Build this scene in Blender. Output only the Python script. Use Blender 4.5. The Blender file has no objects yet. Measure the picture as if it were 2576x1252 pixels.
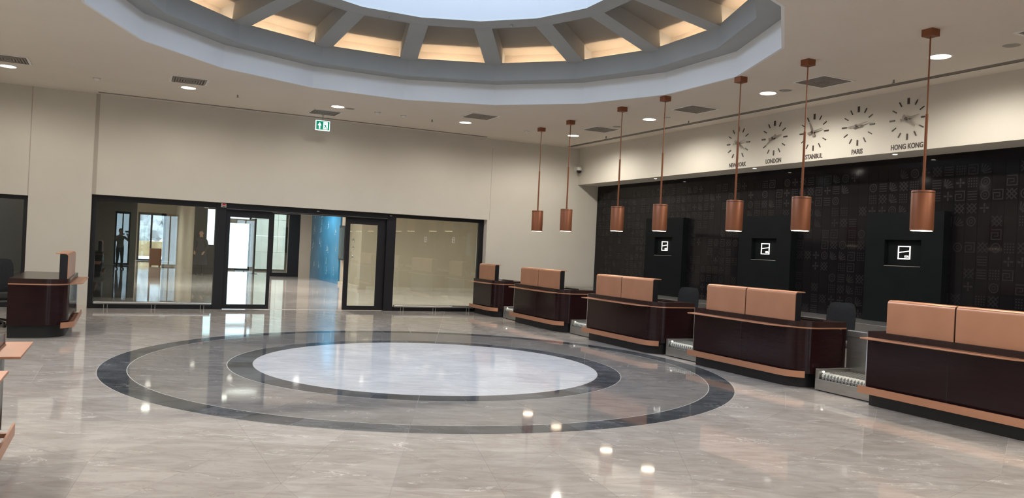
import bpy, bmesh, math, random
from mathutils import Vector, Matrix
random.seed(7)
PI = math.pi
C = bpy.context.scene.collection
SC = bpy.context.scene

# ------------------------------------------------------------------ camera
HC = 1.65
YAW, PITCH, ROLL, FPX = 0.453399, 0.000908, 0.0478025, 1987.55
cd = bpy.data.cameras.new('camera'); cam = bpy.data.objects.new('camera', cd); C.objects.link(cam)
cd.sensor_fit = 'HORIZONTAL'; cd.sensor_width = 36.0; cd.lens = 36.0 * FPX / 2576.0
cd.clip_start = 0.05; cd.clip_end = 300
F = Vector((math.sin(YAW)*math.cos(PITCH), math.cos(YAW)*math.cos(PITCH), math.sin(PITCH)))
R0 = Vector((math.cos(YAW), -math.sin(YAW), 0)); U0 = R0.cross(F)
R = R0*math.cos(ROLL) + U0*math.sin(ROLL); U = -R0*math.sin(ROLL) + U0*math.cos(ROLL)
cam.matrix_world = Matrix(((R.x, U.x, -F.x, 0), (R.y, U.y, -F.y, 0), (R.z, U.z, -F.z, HC), (0, 0, 0, 1)))
SC.camera = cam

# ------------------------------------------------------------------ world, exposure
SC.view_settings.view_transform = 'Standard'; SC.view_settings.look = 'None'
SC.view_settings.exposure = 0.0; SC.view_settings.gamma = 1.0; SC.view_settings.use_curve_mapping = False
W = bpy.data.worlds.new('overcast_sky'); SC.world = W; W.use_nodes = True
bg = W.node_tree.nodes['Background']; bg.inputs[0].default_value = (0.76, 0.92, 1.17, 1); bg.inputs[1].default_value = 5.2
DOWN_E, COVE_E, PEND_E, FOYER_E, SPOT_E = 12.0, 88.0, 14.0, 14.0, 40.0
DOWN_W, PEND_W, SOFF_W, FOYER_W = 235.0, 45.0, 14.0, 720.0       # spot lamps inside the fittings, watts

# ------------------------------------------------------------------ materials
def mat(name, col, rough=0.5, metal=0.0, spec=0.5, emit=None, es=0.0, coat=0.0, trans=0.0, ior=1.45):
    m = bpy.data.materials.new(name); m.use_nodes = True
    b = m.node_tree.nodes['Principled BSDF']
    b.inputs['Base Color'].default_value = (*col, 1); b.inputs['Roughness'].default_value = rough
    b.inputs['Metallic'].default_value = metal; b.inputs['Specular IOR Level'].default_value = spec
    b.inputs['Coat Weight'].default_value = coat; b.inputs['Coat Roughness'].default_value = 0.04
    b.inputs['IOR'].default_value = ior
    if emit: b.inputs['Emission Color'].default_value = (*emit, 1); b.inputs['Emission Strength'].default_value = es
    return m
def nd(m, t, **k):
    n = m.node_tree.nodes.new(t)
    for a, v in k.items(): setattr(n, a, v)
    return n
def lk(m, a, b): m.node_tree.links.new(a, b)
def noisy(m, c1, c2, scale=4.0, stretch=(1, 1, 1), detail=4, bump=0.0, bscale=60.0):
    b = m.node_tree.nodes['Principled BSDF']
    tc = nd(m, 'ShaderNodeTexCoord'); mp = nd(m, 'ShaderNodeMapping'); mp.inputs['Scale'].default_value = stretch
    n = nd(m, 'ShaderNodeTexNoise'); n.inputs['Scale'].default_value = scale; n.inputs['Detail'].default_value = detail
    r = nd(m, 'ShaderNodeValToRGB'); r.color_ramp.elements[0].position = 0.3; r.color_ramp.elements[1].position = 0.7
    r.color_ramp.elements[0].color = (*c1, 1); r.color_ramp.elements[1].color = (*c2, 1)
    lk(m, tc.outputs['Object'], mp.inputs[0]); lk(m, mp.outputs[0], n.inputs[0]); lk(m, n.outputs['Fac'], r.inputs[0])
    lk(m, r.outputs[0], b.inputs['Base Color'])
    if bump:
        n2 = nd(m, 'ShaderNodeTexNoise'); n2.inputs['Scale'].default_value = bscale
        bp = nd(m, 'ShaderNodeBump'); bp.inputs['Strength'].default_value = bump; bp.inputs['Distance'].default_value = 0.002
        lk(m, mp.outputs[0], n2.inputs[0]); lk(m, n2.outputs['Fac'], bp.inputs['Height']); lk(m, bp.outputs[0], b.inputs['Normal'])
    return m
def stone(name, base, dark, light, rough, vein_dark, vein_amt, tone=0.10, warm=None):
    """polished marble: cloudy base, short streaks along one bedding direction, thin pale and dark veins"""
    m = mat(name, base, rough, spec=0.5)
    b = m.node_tree.nodes['Principled BSDF']
    g = nd(m, 'ShaderNodeNewGeometry')
    # each stone takes its own shift of the pattern
    tc = nd(m, 'ShaderNodeTexCoord')
    sh = nd(m, 'ShaderNodeCombineXYZ'); mu = nd(m, 'ShaderNodeMath', operation='MULTIPLY'); mu.inputs[1].default_value = 37.0
    lk(m, g.outputs['Random Per Island'], mu.inputs[0]); lk(m, mu.outputs[0], sh.inputs[2]); lk(m, mu.outputs[0], sh.inputs[0])
    ad = nd(m, 'ShaderNodeVectorMath', operation='ADD'); lk(m, tc.outputs['Object'], ad.inputs[0]); lk(m, sh.outputs[0], ad.inputs[1])
    rot = nd(m, 'ShaderNodeMapping'); rot.inputs['Rotation'].default_value = (0, 0, math.radians(24)); lk(m, ad.outputs[0], rot.inputs[0])
    st = nd(m, 'ShaderNodeMapping'); st.inputs['Scale'].default_value = (1.0, 2.7, 1.0); lk(m, rot.outputs[0], st.inputs[0])
    def no(vec, s, d, dist=0.0, rg=0.6):
        n = nd(m, 'ShaderNodeTexNoise'); n.inputs['Scale'].default_value = s; n.inputs['Detail'].default_value = d
        n.inputs['Roughness'].default_value = rg; n.inputs['Distortion'].default_value = dist; lk(m, vec, n.inputs['Vector']); return n
    n1 = no(rot.outputs[0], 1.3, 5); n2 = no(st.outputs[0], 2.6, 6, 1.0, 0.62); n3 = no(st.outputs[0], 1.5, 7, 1.4, 0.62); n4 = no(st.outputs[0], 1.9, 6, 1.8, 0.64)
    r1 = nd(m, 'ShaderNodeValToRGB'); r1.color_ramp.elements[0].position = 0.33; r1.color_ramp.elements[1].position = 0.68
    r1.color_ramp.elements[0].color = (*(warm or dark), 1); r1.color_ramp.elements[1].color = (*base, 1); lk(m, n1.outputs['Fac'], r1.inputs[0])
    r2 = nd(m, 'ShaderNodeValToRGB'); r2.color_ramp.elements[0].position = 0.36; r2.color_ramp.elements[1].position = 0.62
    r2.color_ramp.elements[0].color = (*dark, 1); r2.color_ramp.elements[1].color = (*light, 1); lk(m, n2.outputs['Fac'], r2.inputs[0])
    mx = nd(m, 'ShaderNodeMix', data_type='RGBA'); mx.inputs[0].default_value = 0.36
    lk(m, r1.outputs[0], mx.inputs[6]); lk(m, r2.outputs[0], mx.inputs[7])
    def band(n, centre, w):
        s = nd(m, 'ShaderNodeMath', operation='SUBTRACT'); s.inputs[1].default_value = centre; lk(m, n.outputs['Fac'], s.inputs[0])
        a = nd(m, 'ShaderNodeMath', operation='ABSOLUTE'); lk(m, s.outputs[0], a.inputs[0])
        mr = nd(m, 'ShaderNodeMapRange'); mr.inputs['From Min'].default_value = 0; mr.inputs['From Max'].default_value = w
        mr.inputs['To Min'].default_value = 1; mr.inputs['To Max'].default_value = 0; lk(m, a.outputs[0], mr.inputs[0]); return mr
    bl = band(n3, 0.62, 0.014); bd = band(n4, 0.40, 0.014)
    def msk(x, amt):
        q = nd(m, 'ShaderNodeMath', operation='MULTIPLY'); q.inputs[1].default_value = amt; lk(m, x.outputs[0], q.inputs[0]); return q
    m1 = nd(m, 'ShaderNodeMix', data_type='RGBA'); lk(m, msk(bl, 0.8).outputs[0], m1.inputs[0]); lk(m, mx.outputs[2], m1.inputs[6]); m1.inputs[7].default_value = (*[min(1, c*1.3+0.05) for c in light], 1)
    m2 = nd(m, 'ShaderNodeMix', data_type='RGBA'); lk(m, msk(bd, vein_amt).outputs[0], m2.inputs[0]); lk(m, m1.outputs[2], m2.inputs[6]); m2.inputs[7].default_value = (*vein_dark, 1)
    # tone of each stone
    tr = nd(m, 'ShaderNodeMapRange'); tr.inputs['To Min'].default_value = 1-tone; tr.inputs['To Max'].default_value = 1+tone*0.6
    oi = nd(m, 'ShaderNodeObjectInfo'); aa = nd(m, 'ShaderNodeMath', operation='ADD'); fr = nd(m, 'ShaderNodeMath', operation='FRACT')
    lk(m, g.outputs['Random Per Island'], aa.inputs[0]); lk(m, oi.outputs['Random'], aa.inputs[1]); lk(m, aa.outputs[0], fr.inputs[0]); lk(m, fr.outputs[0], tr.inputs[0])
    vm = nd(m, 'ShaderNodeVectorMath', operation='SCALE'); lk(m, m2.outputs[2], vm.inputs[0]); lk(m, tr.outputs[0], vm.inputs['Scale'])
    lk(m, vm.outputs[0], b.inputs['Base Color'])
    return m
def glass_mat(name, tint, refl_tint=(1, 1, 1)):
    m = bpy.data.materials.new(name); m.use_nodes = True; nt = m.node_tree; nt.nodes.clear()
    o = nt.nodes.new('ShaderNodeOutputMaterial'); t = nt.nodes.new('ShaderNodeBsdfTransparent'); t.inputs[0].default_value = (*tint, 1)
    g = nt.nodes.new('ShaderNodeBsdfGlossy'); g.inputs['Roughness'].default_value = 0.0; g.inputs[0].default_value = (*refl_tint, 1)
    f = nt.nodes.new('ShaderNodeFresnel'); f.inputs[0].default_value = 1.5
    s = nt.nodes.new('ShaderNodeMath'); s.operation = 'MULTIPLY'; s.inputs[1].default_value = 1.6
    x = nt.nodes.new('ShaderNodeMixShader')
    nt.links.new(f.outputs[0], s.inputs[0]); nt.links.new(s.outputs[0], x.inputs[0]); nt.links.new(t.outputs[0], x.inputs[1]); nt.links.new(g.outputs[0], x.inputs[2]); nt.links.new(x.outputs[0], o.inputs[0])
    return m
M = {}
M['wall'] = noisy(mat('beige_paint', (.60, .56, .49), .75, spec=.25), (.575, .54, .47), (.60, .565, .495), 1.5, bump=.08, bscale=180)
M['ceil'] = noisy(mat('ceiling_paint', (.70, .63, .56), .85, spec=.2), (.66, .60, .525), (.68, .62, .545), 1.2, bump=.06, bscale=200)
M['white'] = noisy(mat('white_paint', (.8, .8, .8), .7, spec=.25), (.60, .60, .58), (.63, .63, .61), 1.0)
M['fascia'] = noisy(mat('fascia_white_paint', (.74, .75, .75), .7, spec=.2), (.73, .74, .74), (.76, .77, .77), 1.0)
M['shaft'] = mat('pale_grey_shaft_paint', (.33, .34, .345), .7, spec=.2)
M['groove'] = mat('painted_groove_shade', (.40, .36, .31), .8)  # beige darkened to stand in for shade in the wall grooves
M['slot'] = mat('diffuser_dark_grey', (.10, .085, .07), .5)
M['slot_edge'] = mat('diffuser_edge', (.30, .27, .24), .5)
M['grout'] = mat('grout_light', (.50, .46, .42), .6)
M['tile'] = stone('beige_marble', (.53, .49, .455), (.36, .325, .295), (.66, .625, .59), .045, (.30, .25, .22), .45, .11, warm=(.45, .40, .36))
M['dark'] = stone('slate_marble', (.125, .133, .146), (.050, .058, .068), (.215, .225, .24), .06, (.010, .011, .015), .95, .38)
M['dark'].node_tree.nodes['Principled BSDF'].inputs['Specular IOR Level'].default_value = .24
M['grey'] = stone('grey_marble', (.285, .270, .255), (.20, .190, .182), (.38, .365, .350), .045, (.10, .10, .10), .35, .06)
M['pale'] = stone('pale_marble', (.76, .765, .775), (.58, .585, .60), (.88, .885, .90), .06, (.36, .36, .38), .25, .04)
for k_, v_ in (('pale', .28), ('tile', .42), ('grey', .38)): M[k_].node_tree.nodes['Principled BSDF'].inputs['Specular IOR Level'].default_value = v_
M['inlay'] = mat('pale_inlay', (.62, .60, .56), .2)
M['black'] = mat('black_aluminium', (.012, .012, .014), .35, spec=.4)
M['blackmat'] = noisy(mat('matt_black_board', (.007, .009, .009), .6, spec=.08), (.006, .0078, .0082), (.008, .0100, .0105), 3)
M['wood'] = noisy(mat('dark_maroon_lacquer', (.018, .006, .007), .16, spec=.32), (.014, .005, .006), (.022, .0075, .008), 3, (1, 1, 18), 5)
M['plinth'] = mat('black_plinth', (.014, .014, .016), .5)
M['top'] = noisy(mat('dark_stained_worktop', (.03, .014, .012), .20, spec=.4), (.026, .0125, .011), (.034, .016, .0145), 3, (1, 14, 1), 5)
M['copper'] = noisy(mat('satin_copper', (.56, .28, .17), .36, metal=.5), (.53, .26, .155), (.60, .305, .19), 2.0, bump=.03, bscale=300)
M['copperlamp'] = mat('brown_copper_lacquer', (.25, .090, .042), .46, metal=.45)
M['steel'] = noisy(mat('brushed_steel', (.46, .455, .44), .30, metal=.9), (.42, .415, .40), (.50, .495, .48), 5, (1, 1, 12), 4, bump=.05, bscale=120)
M['chrome'] = mat('chrome', (.75, .75, .74), .12, metal=1)
M['belt'] = mat('belt_base', (.55, .55, .49), .6)
M['beltpad'] = mat('belt_pad', (.17, .175, .165), .45)
M['fabric'] = noisy(mat('charcoal_fabric', (.022, .024, .026), .85, spec=.2), (.018, .020, .022), (.028, .030, .032), 60)
M['plastic'] = mat('black_plastic', (.012, .012, .013), .35)
M['tileblk'] = noisy(mat('glossy_black_tile', (.010, .009, .010),   .06, spec=.22), (.008, .0072, .008), (.013, .0115, .013), 2)
M['motif'] = mat('satin_grey_motif', (.0135, .0125, .0135), .30, spec=.5)
M['lit'] = mat('downlight_diffuser', (1, 1, 1), .5, emit=(1, .88, .72), es=DOWN_E)
M['litp'] = mat('pendant_lens', (1, 1, 1), .5, emit=(1, .80, .58), es=PEND_E)
M['lits'] = mat('spot_lens', (1, 1, 1), .5, emit=(1, .90, .78), es=SPOT_E)
M['litf'] = mat('foyer_lens', (1, 1, 1), .5, emit=(1, .95, .88), es=FOYER_E)
M['litdim'] = mat('dim_panel', (1, 1, 1), .5, emit=(1, .97, .92), es=2.2)
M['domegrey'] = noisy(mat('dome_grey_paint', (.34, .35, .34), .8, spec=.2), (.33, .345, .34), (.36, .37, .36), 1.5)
M['coffershade'] = mat('coffer_paint_shaded', (.26, .24, .21), .85, spec=.1)  # coffer paint with the shade beyond the cove glow put into its colour
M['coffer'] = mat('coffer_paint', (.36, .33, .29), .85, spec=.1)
M['cove'] = mat('warm_led_strip', (1, 1, 1), .5, emit=(1, .70, .46), es=COVE_E)
M['logo'] = mat('lit_logo', (1, 1, 1), .5, emit=(1, .93, .86), es=1.6)
M['trim'] = mat('white_metal_trim', (.72, .70, .66), .4)
M['vent'] = mat('vent_grey', (.24, .215, .19), .5)
M['ink'] = mat('brown_black_metal', (.045, .030, .024), .45)
M['handgrey'] = mat('grey_brown_hand', (.24, .20, .165), .45)
M['green'] = mat('exit_green', (.0, .22, .13), .5, emit=(.0, .33, .19), es=.55)
M['signwhite'] = mat('exit_white', (.9, .9, .9), .5, emit=(.85, .95, 1), es=.95)
M['glass'] = glass_mat('clear_glass', (.86, .90, .87))
M['darkglass'] = glass_mat('tinted_glass', (.55, .56, .52))
M['blue'] = noisy(mat('blue_hoarding_film', (.03, .24, .46), .25), (.018, .18, .36), (.05, .29, .55), .8)
M['paleblue'] = mat('pale_blue_print', (.35, .55, .66), .4)
M['foyerwall'] = noisy(mat('foyer_beige_paint', (.50, .44, .35), .7), (.48, .42, .335), (.52, .46, .37), 1)
M['foyerdark'] = mat('dark_partition', (.020, .024, .024), .25)
M['snow'] = noisy(mat('pale_paving_outside', (.7, .7, .72), .8), (.6, .6, .62), (.8, .8, .82), .6)
M['rock'] = noisy(mat('grey_rock_slope', (.4, .38, .38), .9), (.16, .145, .14), (.62, .60, .62), .7, (1, 1, .6), 8)
M['ochre'] = noisy(mat('ochre_soil', (.4, .25, .12), .9), (.26, .15, .07), (.48, .32, .17), 1.5, detail=8)
M['stoneclad'] = noisy(mat('beige_stone_cladding', (.6, .54, .45), .8), (.54, .48, .40), (.64, .58, .49), 2)
M['brown'] = mat('brown_board', (.22, .085, .04), .5)
M['skin'] = mat('skin', (.50, .30, .21), .5); M['hair'] = mat('dark_hair', (.02, .015, .012), .6)
M['jacket'] = mat('dark_navy_cloth', (.025, .028, .035), .8); M['shirt'] = mat('grey_cloth', (.16, .155, .14), .8); M['trouser'] = mat('dark_trouser_cloth', (.018, .018, .022), .85)
M['red'] = mat('red_print', (.7, .02, .04), .5, emit=(.7, .02, .04), es=.15)
M['screen'] = mat('dark_screen', (.01, .01, .012), .12)

# ------------------------------------------------------------------ mesh helpers
class MB:
    def __init__(s): s.v = []; s.f = []; s.m = []
    def add(s, vs, fs, mi=0):
        n = len(s.v); s.v += [tuple(v) for v in vs]; s.f += [tuple(i+n for i in f) for f in fs]; s.m += [mi]*len(fs); return s
    def box(s, x0, x1, y0, y1, z0, z1, mi=0):
        return s.add([(x0, y0, z0), (x1, y0, z0), (x1, y1, z0), (x0, y1, z0), (x0, y0, z1), (x1, y0, z1), (x1, y1, z1), (x0, y1, z1)],
                     [(0, 3, 2, 1), (4, 5, 6, 7), (0, 1, 5, 4), (1, 2, 6, 5), (2, 3, 7, 6), (3, 0, 4, 7)], mi)
    def prism(s, pts, z0, z1, mi=0):      # polygon in xy, extruded in z (counter-clockwise)
        if sum(pts[i][0]*pts[(i+1) % len(pts)][1]-pts[(i+1) % len(pts)][0]*pts[i][1] for i in range(len(pts))) < 0: pts = pts[::-1]
        n = len(pts)
        return s.add([(x, y, z0) for x, y in pts]+[(x, y, z1) for x, y in pts],
                     [tuple(range(n))[::-1], tuple(range(n, 2*n))]+[(i, (i+1) % n, n+(i+1) % n, n+i) for i in range(n)], mi)
    def cyl(s, c, r, z0, z1, n=24, mi=0, r2=None):
        r2 = r if r2 is None else r2
        a = [2*PI*i/n for i in range(n)]
        return s.add([(c[0]+r*math.cos(t), c[1]+r*math.sin(t), z0) for t in a]+[(c[0]+r2*math.cos(t), c[1]+r2*math.sin(t), z1) for t in a],
                     [tuple(range(n))[::-1], tuple(range(n, 2*n))]+[(i, (i+1) % n, n+(i+1) % n, n+i) for i in range(n)], mi)
    def tube(s, a, b, r, n=12, mi=0):
        a = Vector(a); b = Vector(b); d = (b-a).normalized(); u = d.orthogonal().normalized(); w = d.cross(u)
        vs = [p+(u*math.cos(2*PI*i/n)+w*math.sin(2*PI*i/n))*r for p in (a, b) for i in range(n)]
        return s.add(vs, [tuple(range(n))[::-1], tuple(range(n, 2*n))]+[(i, (i+1) % n, n+(i+1) % n, n+i) for i in range(n)], mi)
    def lathe(s, prof, c=(0, 0), n=32, mi=0):   # open profile (r,z), turned about a vertical axis
        k = len(prof); vs = [(c[0]+r*math.cos(2*PI*i/n), c[1]+r*math.sin(2*PI*i/n), z) for i in range(n) for r, z in prof]
        return s.add(vs, [(i*k+j, ((i+1) % n)*k+j, ((i+1) % n)*k+j+1, i*k+j+1) for i in range(n) for j in range(k-1)], mi)
    def build(s, name, mats, parent=None, smooth=False, bevel=0.0, loc=None):
        me = bpy.data.meshes.new(name); me.from_pydata(s.v, [], s.f)
        for mm in (mats if isinstance(mats, (list, tuple)) else [mats]): me.materials.append(mm)
        me.polygons.foreach_set('material_index', s.m)
        if smooth: me.polygons.foreach_set('use_smooth', [True]*len(s.f))
        me.update()
        o = bpy.data.objects.new(name, me); C.objects.link(o)
        if parent: o.parent = parent
        if loc: o.location = loc
        if bevel:
            b = o.modifiers.new('bevel', 'BEVEL'); b.width = bevel; b.segments = 2; b.limit_method = 'ANGLE'; b.angle_limit = math.radians(40)
        if smooth:
            e = o.modifiers.new('split', 'EDGE_SPLIT'); e.split_angle = math.radians(38)
        return o
def tag(o, label=None, cat=None, group=None, kind=None):
    if label: o['label'] = label
    if cat: o['category'] = cat
    if group: o['group'] = group
    if kind: o['kind'] = kind
    return o
def empty(name, loc, label, cat, group=None, rz=0):
    o = bpy.data.objects.new(name, None); C.objects.link(o); o.location = loc; o.rotation_euler.z = rz
    o.empty_display_size = .2
    return tag(o, label, cat, group)
def struct(o, label, cat=None): return tag(o, label, cat or 'wall', None, 'structure')
def kids(o): return [c for c in list(bpy.data.objects) if c.parent == o]
def copy_tree(o, loc=None, label=None, group=None, rz=None, parent=None):
    c = o.copy(); C.objects.link(c)
    if parent: c.parent = parent
    if loc is not None: c.location = loc
    if rz is not None: c.rotation_euler.z = rz
    if label: c['label'] = label
    if group: c['group'] = group
    for ch in kids(o): copy_tree(ch, parent=c)
    return c

# ------------------------------------------------------------------ main dimensions
YB, ZC, ZG = 18.63, 4.48, 2.39          # back wall plane, ceiling, glazing head
XR, ZS, XW = 10.99, 3.50, 11.61         # bulkhead face, its underside, dark tiled wall
XL, YF = -3.5, -5.0                     # left wall, wall behind the camera
CX, CY = 3.864, 10.401                  # centre of the floor circle and of the dome
YG = 18.88                              # glazing line

# ================================================================== SETTING
# ---- ceiling with the sixteen-sided opening
def poly16(r, off=11.25, n=16): return [(CX+r*math.cos(math.radians(off+22.5*i)), CY+r*math.sin(math.radians(off+22.5*i))) for i in range(n)]
def ceiling():
    bm = bmesh.new(); z = ZC
    outer = [(XL, YF), (XR+.02, YF), (XR+.02, YB+.02), (XL, YB+.02)]; inner = poly16(4.55)
    def loop(p): vs = [bm.verts.new((x, y, z)) for x, y in p]; return [bm.edges.new((vs[i], vs[(i+1) % len(vs)])) for i in range(len(vs))]
    es = loop(outer)+loop(inner)
    bmesh.ops.triangle_fill(bm, use_beauty=True, use_dissolve=False, edges=es, normal=(0, 0, -1))
    me = bpy.data.meshes.new('ceiling'); bm.to_mesh(me); bm.free(); me.materials.append(M['ceil'])
    o = bpy.data.objects.new('ceiling', me); C.objects.link(o); return o
struct(ceiling(), 'flat beige ceiling around the many-sided skylight dome', 'ceiling')
# ---- walls
def back_wall():
    b = MB()
    b.box(XL-.3, -1.83, YB, YB+.32, 2.28, ZC+.1)                 # over the left opening
    b.box(-1.83, -0.70, YB, YB+.32, 0, ZC+.1)                    # pier
    b.box(-0.70, 8.33, YB, YB+.32, ZG, ZC+.1)                    # over the glazing
    b.box(8.33, XW+.3, YB, YB+.32, 0, ZC+.1)
    w = b.build('wall_back', M['wall']); struct(w, 'tall beige wall above the black glazed entrance', 'wall')
    for x0, x1, z0, z1 in ((-0.70, -0.625, ZG, ZC-.002), (-1.845, -1.83, 2.28, ZC-.002), (8.385, 8.393, ZG, 4.25)):
        g = MB().box(x0, x1, YB-.004, YB+.002, z0, z1).build('joint', M['groove'], w)  # flat strip on the wall, its groove shade is only painted
    return w
back_wall()
struct(MB().box(XL-.3, XL, YF, YB, 0, ZC+.1).build('wall_left', M['wall']), 'beige side wall behind the left row of desks', 'wall')
def front_wall():
    b = MB(); zs = 2.6
    holes = [(-.55, .12), (1.5, 2.3), (5.0, 6.0)]; x = XL
    for a, c in holes: b.box(x, a, YF-.3, YF, 0, ZC+.1); b.box(a, c, YF-.3, YF, zs, ZC+.1); x = c
    b.box(x, XW+.3, YF-.3, YF, 0, ZC+.1)
    struct(b.build('wall_front', M['wall']), 'beige wall behind the viewer with glazed doors', 'wall')
    for i, (a, c) in enumerate(holes):
        w = MB(); w.box(a, a+.07, YF-.2, YF-.1, 0, zs); w.box(c-.07, c, YF-.2, YF-.1, 0, zs); w.box(a+.07, c-.07, YF-.2, YF-.1, zs-.1, zs); w.box(a+.07, c-.07, YF-.2, YF-.1, 0, .1)
        mid = (a+c)/2; w.box(mid-.03, mid+.03, YF-.19, YF-.11, .1, zs-.1)
        o = struct(w.build('window_%d' % (i+1), M['black']), 'black framed glazed door behind the viewer', 'window')
        MB().box(a+.07, c-.07, YF-.155, YF-.145, .1, zs-.1).build('pane', M['glass'], o)
front_wall()
# ---- bulkhead above the check-in wall
b = MB()
b.box(XR, XW+.3, YF, YB, ZS, ZC+.1)
bulk = struct(b.build('wall_bulkhead', M['wall']), 'pale bulkhead carrying the five world clocks over the dark wall', 'wall')
struct(MB().box(XW+.02, XW+.3, YF, YB, 0, ZS).build('wall_right', M['tileblk']), 'dark glossy wall behind the check-in desks', 'wall')
# ---- dome: fascia, soffit, band, ribs, coffers, oculus
def ringfaces(b, r0, z0, r1, z1, mi=0, flip=False):
    a = poly16(r0); c = poly16(r1)
    for i in range(16):
        j = (i+1) % 16; q = [(a[i][0], a[i][1], z0), (a[j][0], a[j][1], z0), (c[j][0], c[j][1], z1), (c[i][0], c[i][1], z1)]
        b.add(q if not flip else q[::-1], [(0, 1, 2, 3)], mi)
dome = empty('ceiling_dome', (0, 0, 0), 'sixteen-sided recessed dome with cove lights around the bright oculus', 'dome'); dome['kind'] = 'structure'
def facets(name, mt, *strips):
    """each flat side of the sixteen-sided ring is a panel of its own"""
    for i in range(16):
        b = MB(); j = (i+1) % 16
        for r0, z0, r1, z1, th in strips:
            a = poly16(r0); c = poly16(r1); a2 = poly16(r0+th[0]); c2 = poly16(r1+th[0])
            vs = [(a[i][0], a[i][1], z0), (a[j][0], a[j][1], z0), (c[j][0], c[j][1], z1), (c[i][0], c[i][1], z1),
                  (a2[i][0], a2[i][1], z0+th[1]), (a2[j][0], a2[j][1], z0+th[1]), (c2[j][0], c2[j][1], z1+th[1]), (c2[i][0], c2[i][1], z1+th[1])]
            b.add(vs, [(0, 1, 2, 3), (7, 6, 5, 4), (0, 4, 5, 1), (1, 5, 6, 2), (2, 6, 7, 3), (3, 7, 4, 0)])
        b.build(name, mt, dome)
ZB, ZT = 4.875, 5.215
facets('fascia_panel', M['fascia'], (4.55, ZC-.001, 4.55, ZB+.012, (.04, 0)))
facets('band_panel', M['domegrey'], (4.60, ZB, 4.222, ZB, (0, .03)), (4.215, ZB+.002, 4.20, ZT, (.03, 0)))
RP0, ZP0, RP1, ZP1 = 4.52, 5.43, 2.80, 5.78
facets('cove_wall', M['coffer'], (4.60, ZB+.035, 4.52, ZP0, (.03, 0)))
facets('coffer_panel', M['coffershade'], (RP0, ZP0, RP1, ZP1, (0, .03)))
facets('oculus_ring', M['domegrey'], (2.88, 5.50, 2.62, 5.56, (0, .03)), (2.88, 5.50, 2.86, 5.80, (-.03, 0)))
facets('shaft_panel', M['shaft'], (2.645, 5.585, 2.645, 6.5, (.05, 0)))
for i in range(16):
    t = math.radians(11.25+22.5*i); e = Vector((math.cos(t), math.sin(t), 0)); n = Vector((-math.sin(t), math.cos(t), 0)); c0 = Vector((CX, CY, 0)); hw = .16
    vs = []
    for r, z in ((4.21, 5.165), (4.55, 5.08), (4.55, 5.46), (2.80, 5.80), (2.72, 5.545)):
        for s_ in (-hw, hw): vs.append(c0+e*r+n*s_+Vector((0, 0, z)))
    f = [tuple(range(0, 10, 2)), tuple(range(1, 10, 2))[::-1]]+[(2*k, 2*((k+1) % 5), 2*((k+1) % 5)+1, 2*k+1) for k in range(5)]
    MB().add(vs, f).build('rib', M['domegrey'], dome)
for i in range(16):
    t0, t1 = math.radians(11.25+22.5*i), math.radians(33.75+22.5*i)
    pr = lambda r, t, z: (CX+r*math.cos(t), CY+r*math.sin(t), z)
    a, c = [Vector(pr(4.245, t, 4.98)) for t in (t0, t1)]; d = (c-a).normalized(); a += d*.19; c -= d*.19
    o_ = Vector((CX, CY, 0)); out = ((a+c)/2-o_); out.z = 0; out.normalize(); w = out*.03
    MB().add([a, c, c+w, a+w, a+Vector((0, 0, .012)), c+Vector((0, 0, .012)), c+w+Vector((0, 0, .012)), a+w+Vector((0, 0, .012))],
             [(0, 1, 2, 3), (7, 6, 5, 4), (0, 4, 5, 1), (1, 5, 6, 2), (2, 6, 7, 3), (3, 7, 4, 0)]).build('light_strip', M['cove'], dome)
# ---- soil-tight roof slab over the hall (with the shaft hole left open)
# ---- floor
floor = MB().box(XL, XW, YF, YG+.1, -.25, -.002).build('floor', M['grout']); struct(floor, 'polished beige marble floor of the check-in hall', 'floor')
RL = [3.55, 4.12, 4.75, 5.72, 6.90, 8.30, 10.0, 12.05, 14.5, 17.5, 21.0]
def clip(poly, x0, x1, y0, y1):
    for ax, lim, sg in ((0, x0, 1), (0, x1, -1), (1, y0, 1), (1, y1, -1)):
        out = []
        for i in range(len(poly)):
            a, c = poly[i], poly[(i+1) % len(poly)]; da, dc = sg*(a[ax]-lim), sg*(c[ax]-lim)
            if da >= 0: out.append(a)
            if (da >= 0) != (dc >= 0): t = da/(da-dc); out.append((a[0]+(c[0]-a[0])*t, a[1]+(c[1]-a[1])*t))
        poly = out
        if len(poly) < 3: return []
    return poly
def inset(poly, d):
    cx = sum(p[0] for p in poly)/len(poly); cy = sum(p[1] for p in poly)/len(poly); out = []
    for x, y in poly:
        l = math.hypot(x-cx, y-cy) or 1; k = max(0, 1-2.0*d/l); out.append((cx+(x-cx)*k, cy+(y-cy)*k))
    return out
def pol(ang, r): a = math.radians(ang); return (CX-r*math.sin(a), CY-r*math.cos(a))
tiles = []
for k in range(len(RL)-2):
    odd = (k % 2 == 0)
    for i in range(24):
        th = 15*i+(7.5 if odd else 0)
        a, d = pol(th, RL[k]), pol(th, RL[k+2]); bp, bm_ = pol(th+7.5, RL[k+1]), pol(th-7.5, RL[k+1]); c = pol(th, RL[k+1]*math.cos(math.radians(7.5)))
        tris = [(d, bp, c), (d, bm_, c)] if k == 0 else [(a, bp, c), (a, bm_, c), (d, bp, c), (d, bm_, c)]
        for t in tris:
            p = clip(list(t), XL, XW, YF, YG)
            if len(p) >= 3: tiles.append(inset(p, .0009))
def seen(p):
    x = sum(q[0] for q in p)/len(p); y = sum(q[1] for q in p)/len(p)
    f = x*math.sin(YAW)+y*math.cos(YAW); r = x*math.cos(YAW)-y*math.sin(YAW)
    if f < 4.2 or abs(r/f) > .70: return 0
    ar = abs(sum(p[i][0]*p[(i+1) % len(p)][1]-p[(i+1) % len(p)][0]*p[i][1] for i in range(len(p))))/2
    return ar/f**3
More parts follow.
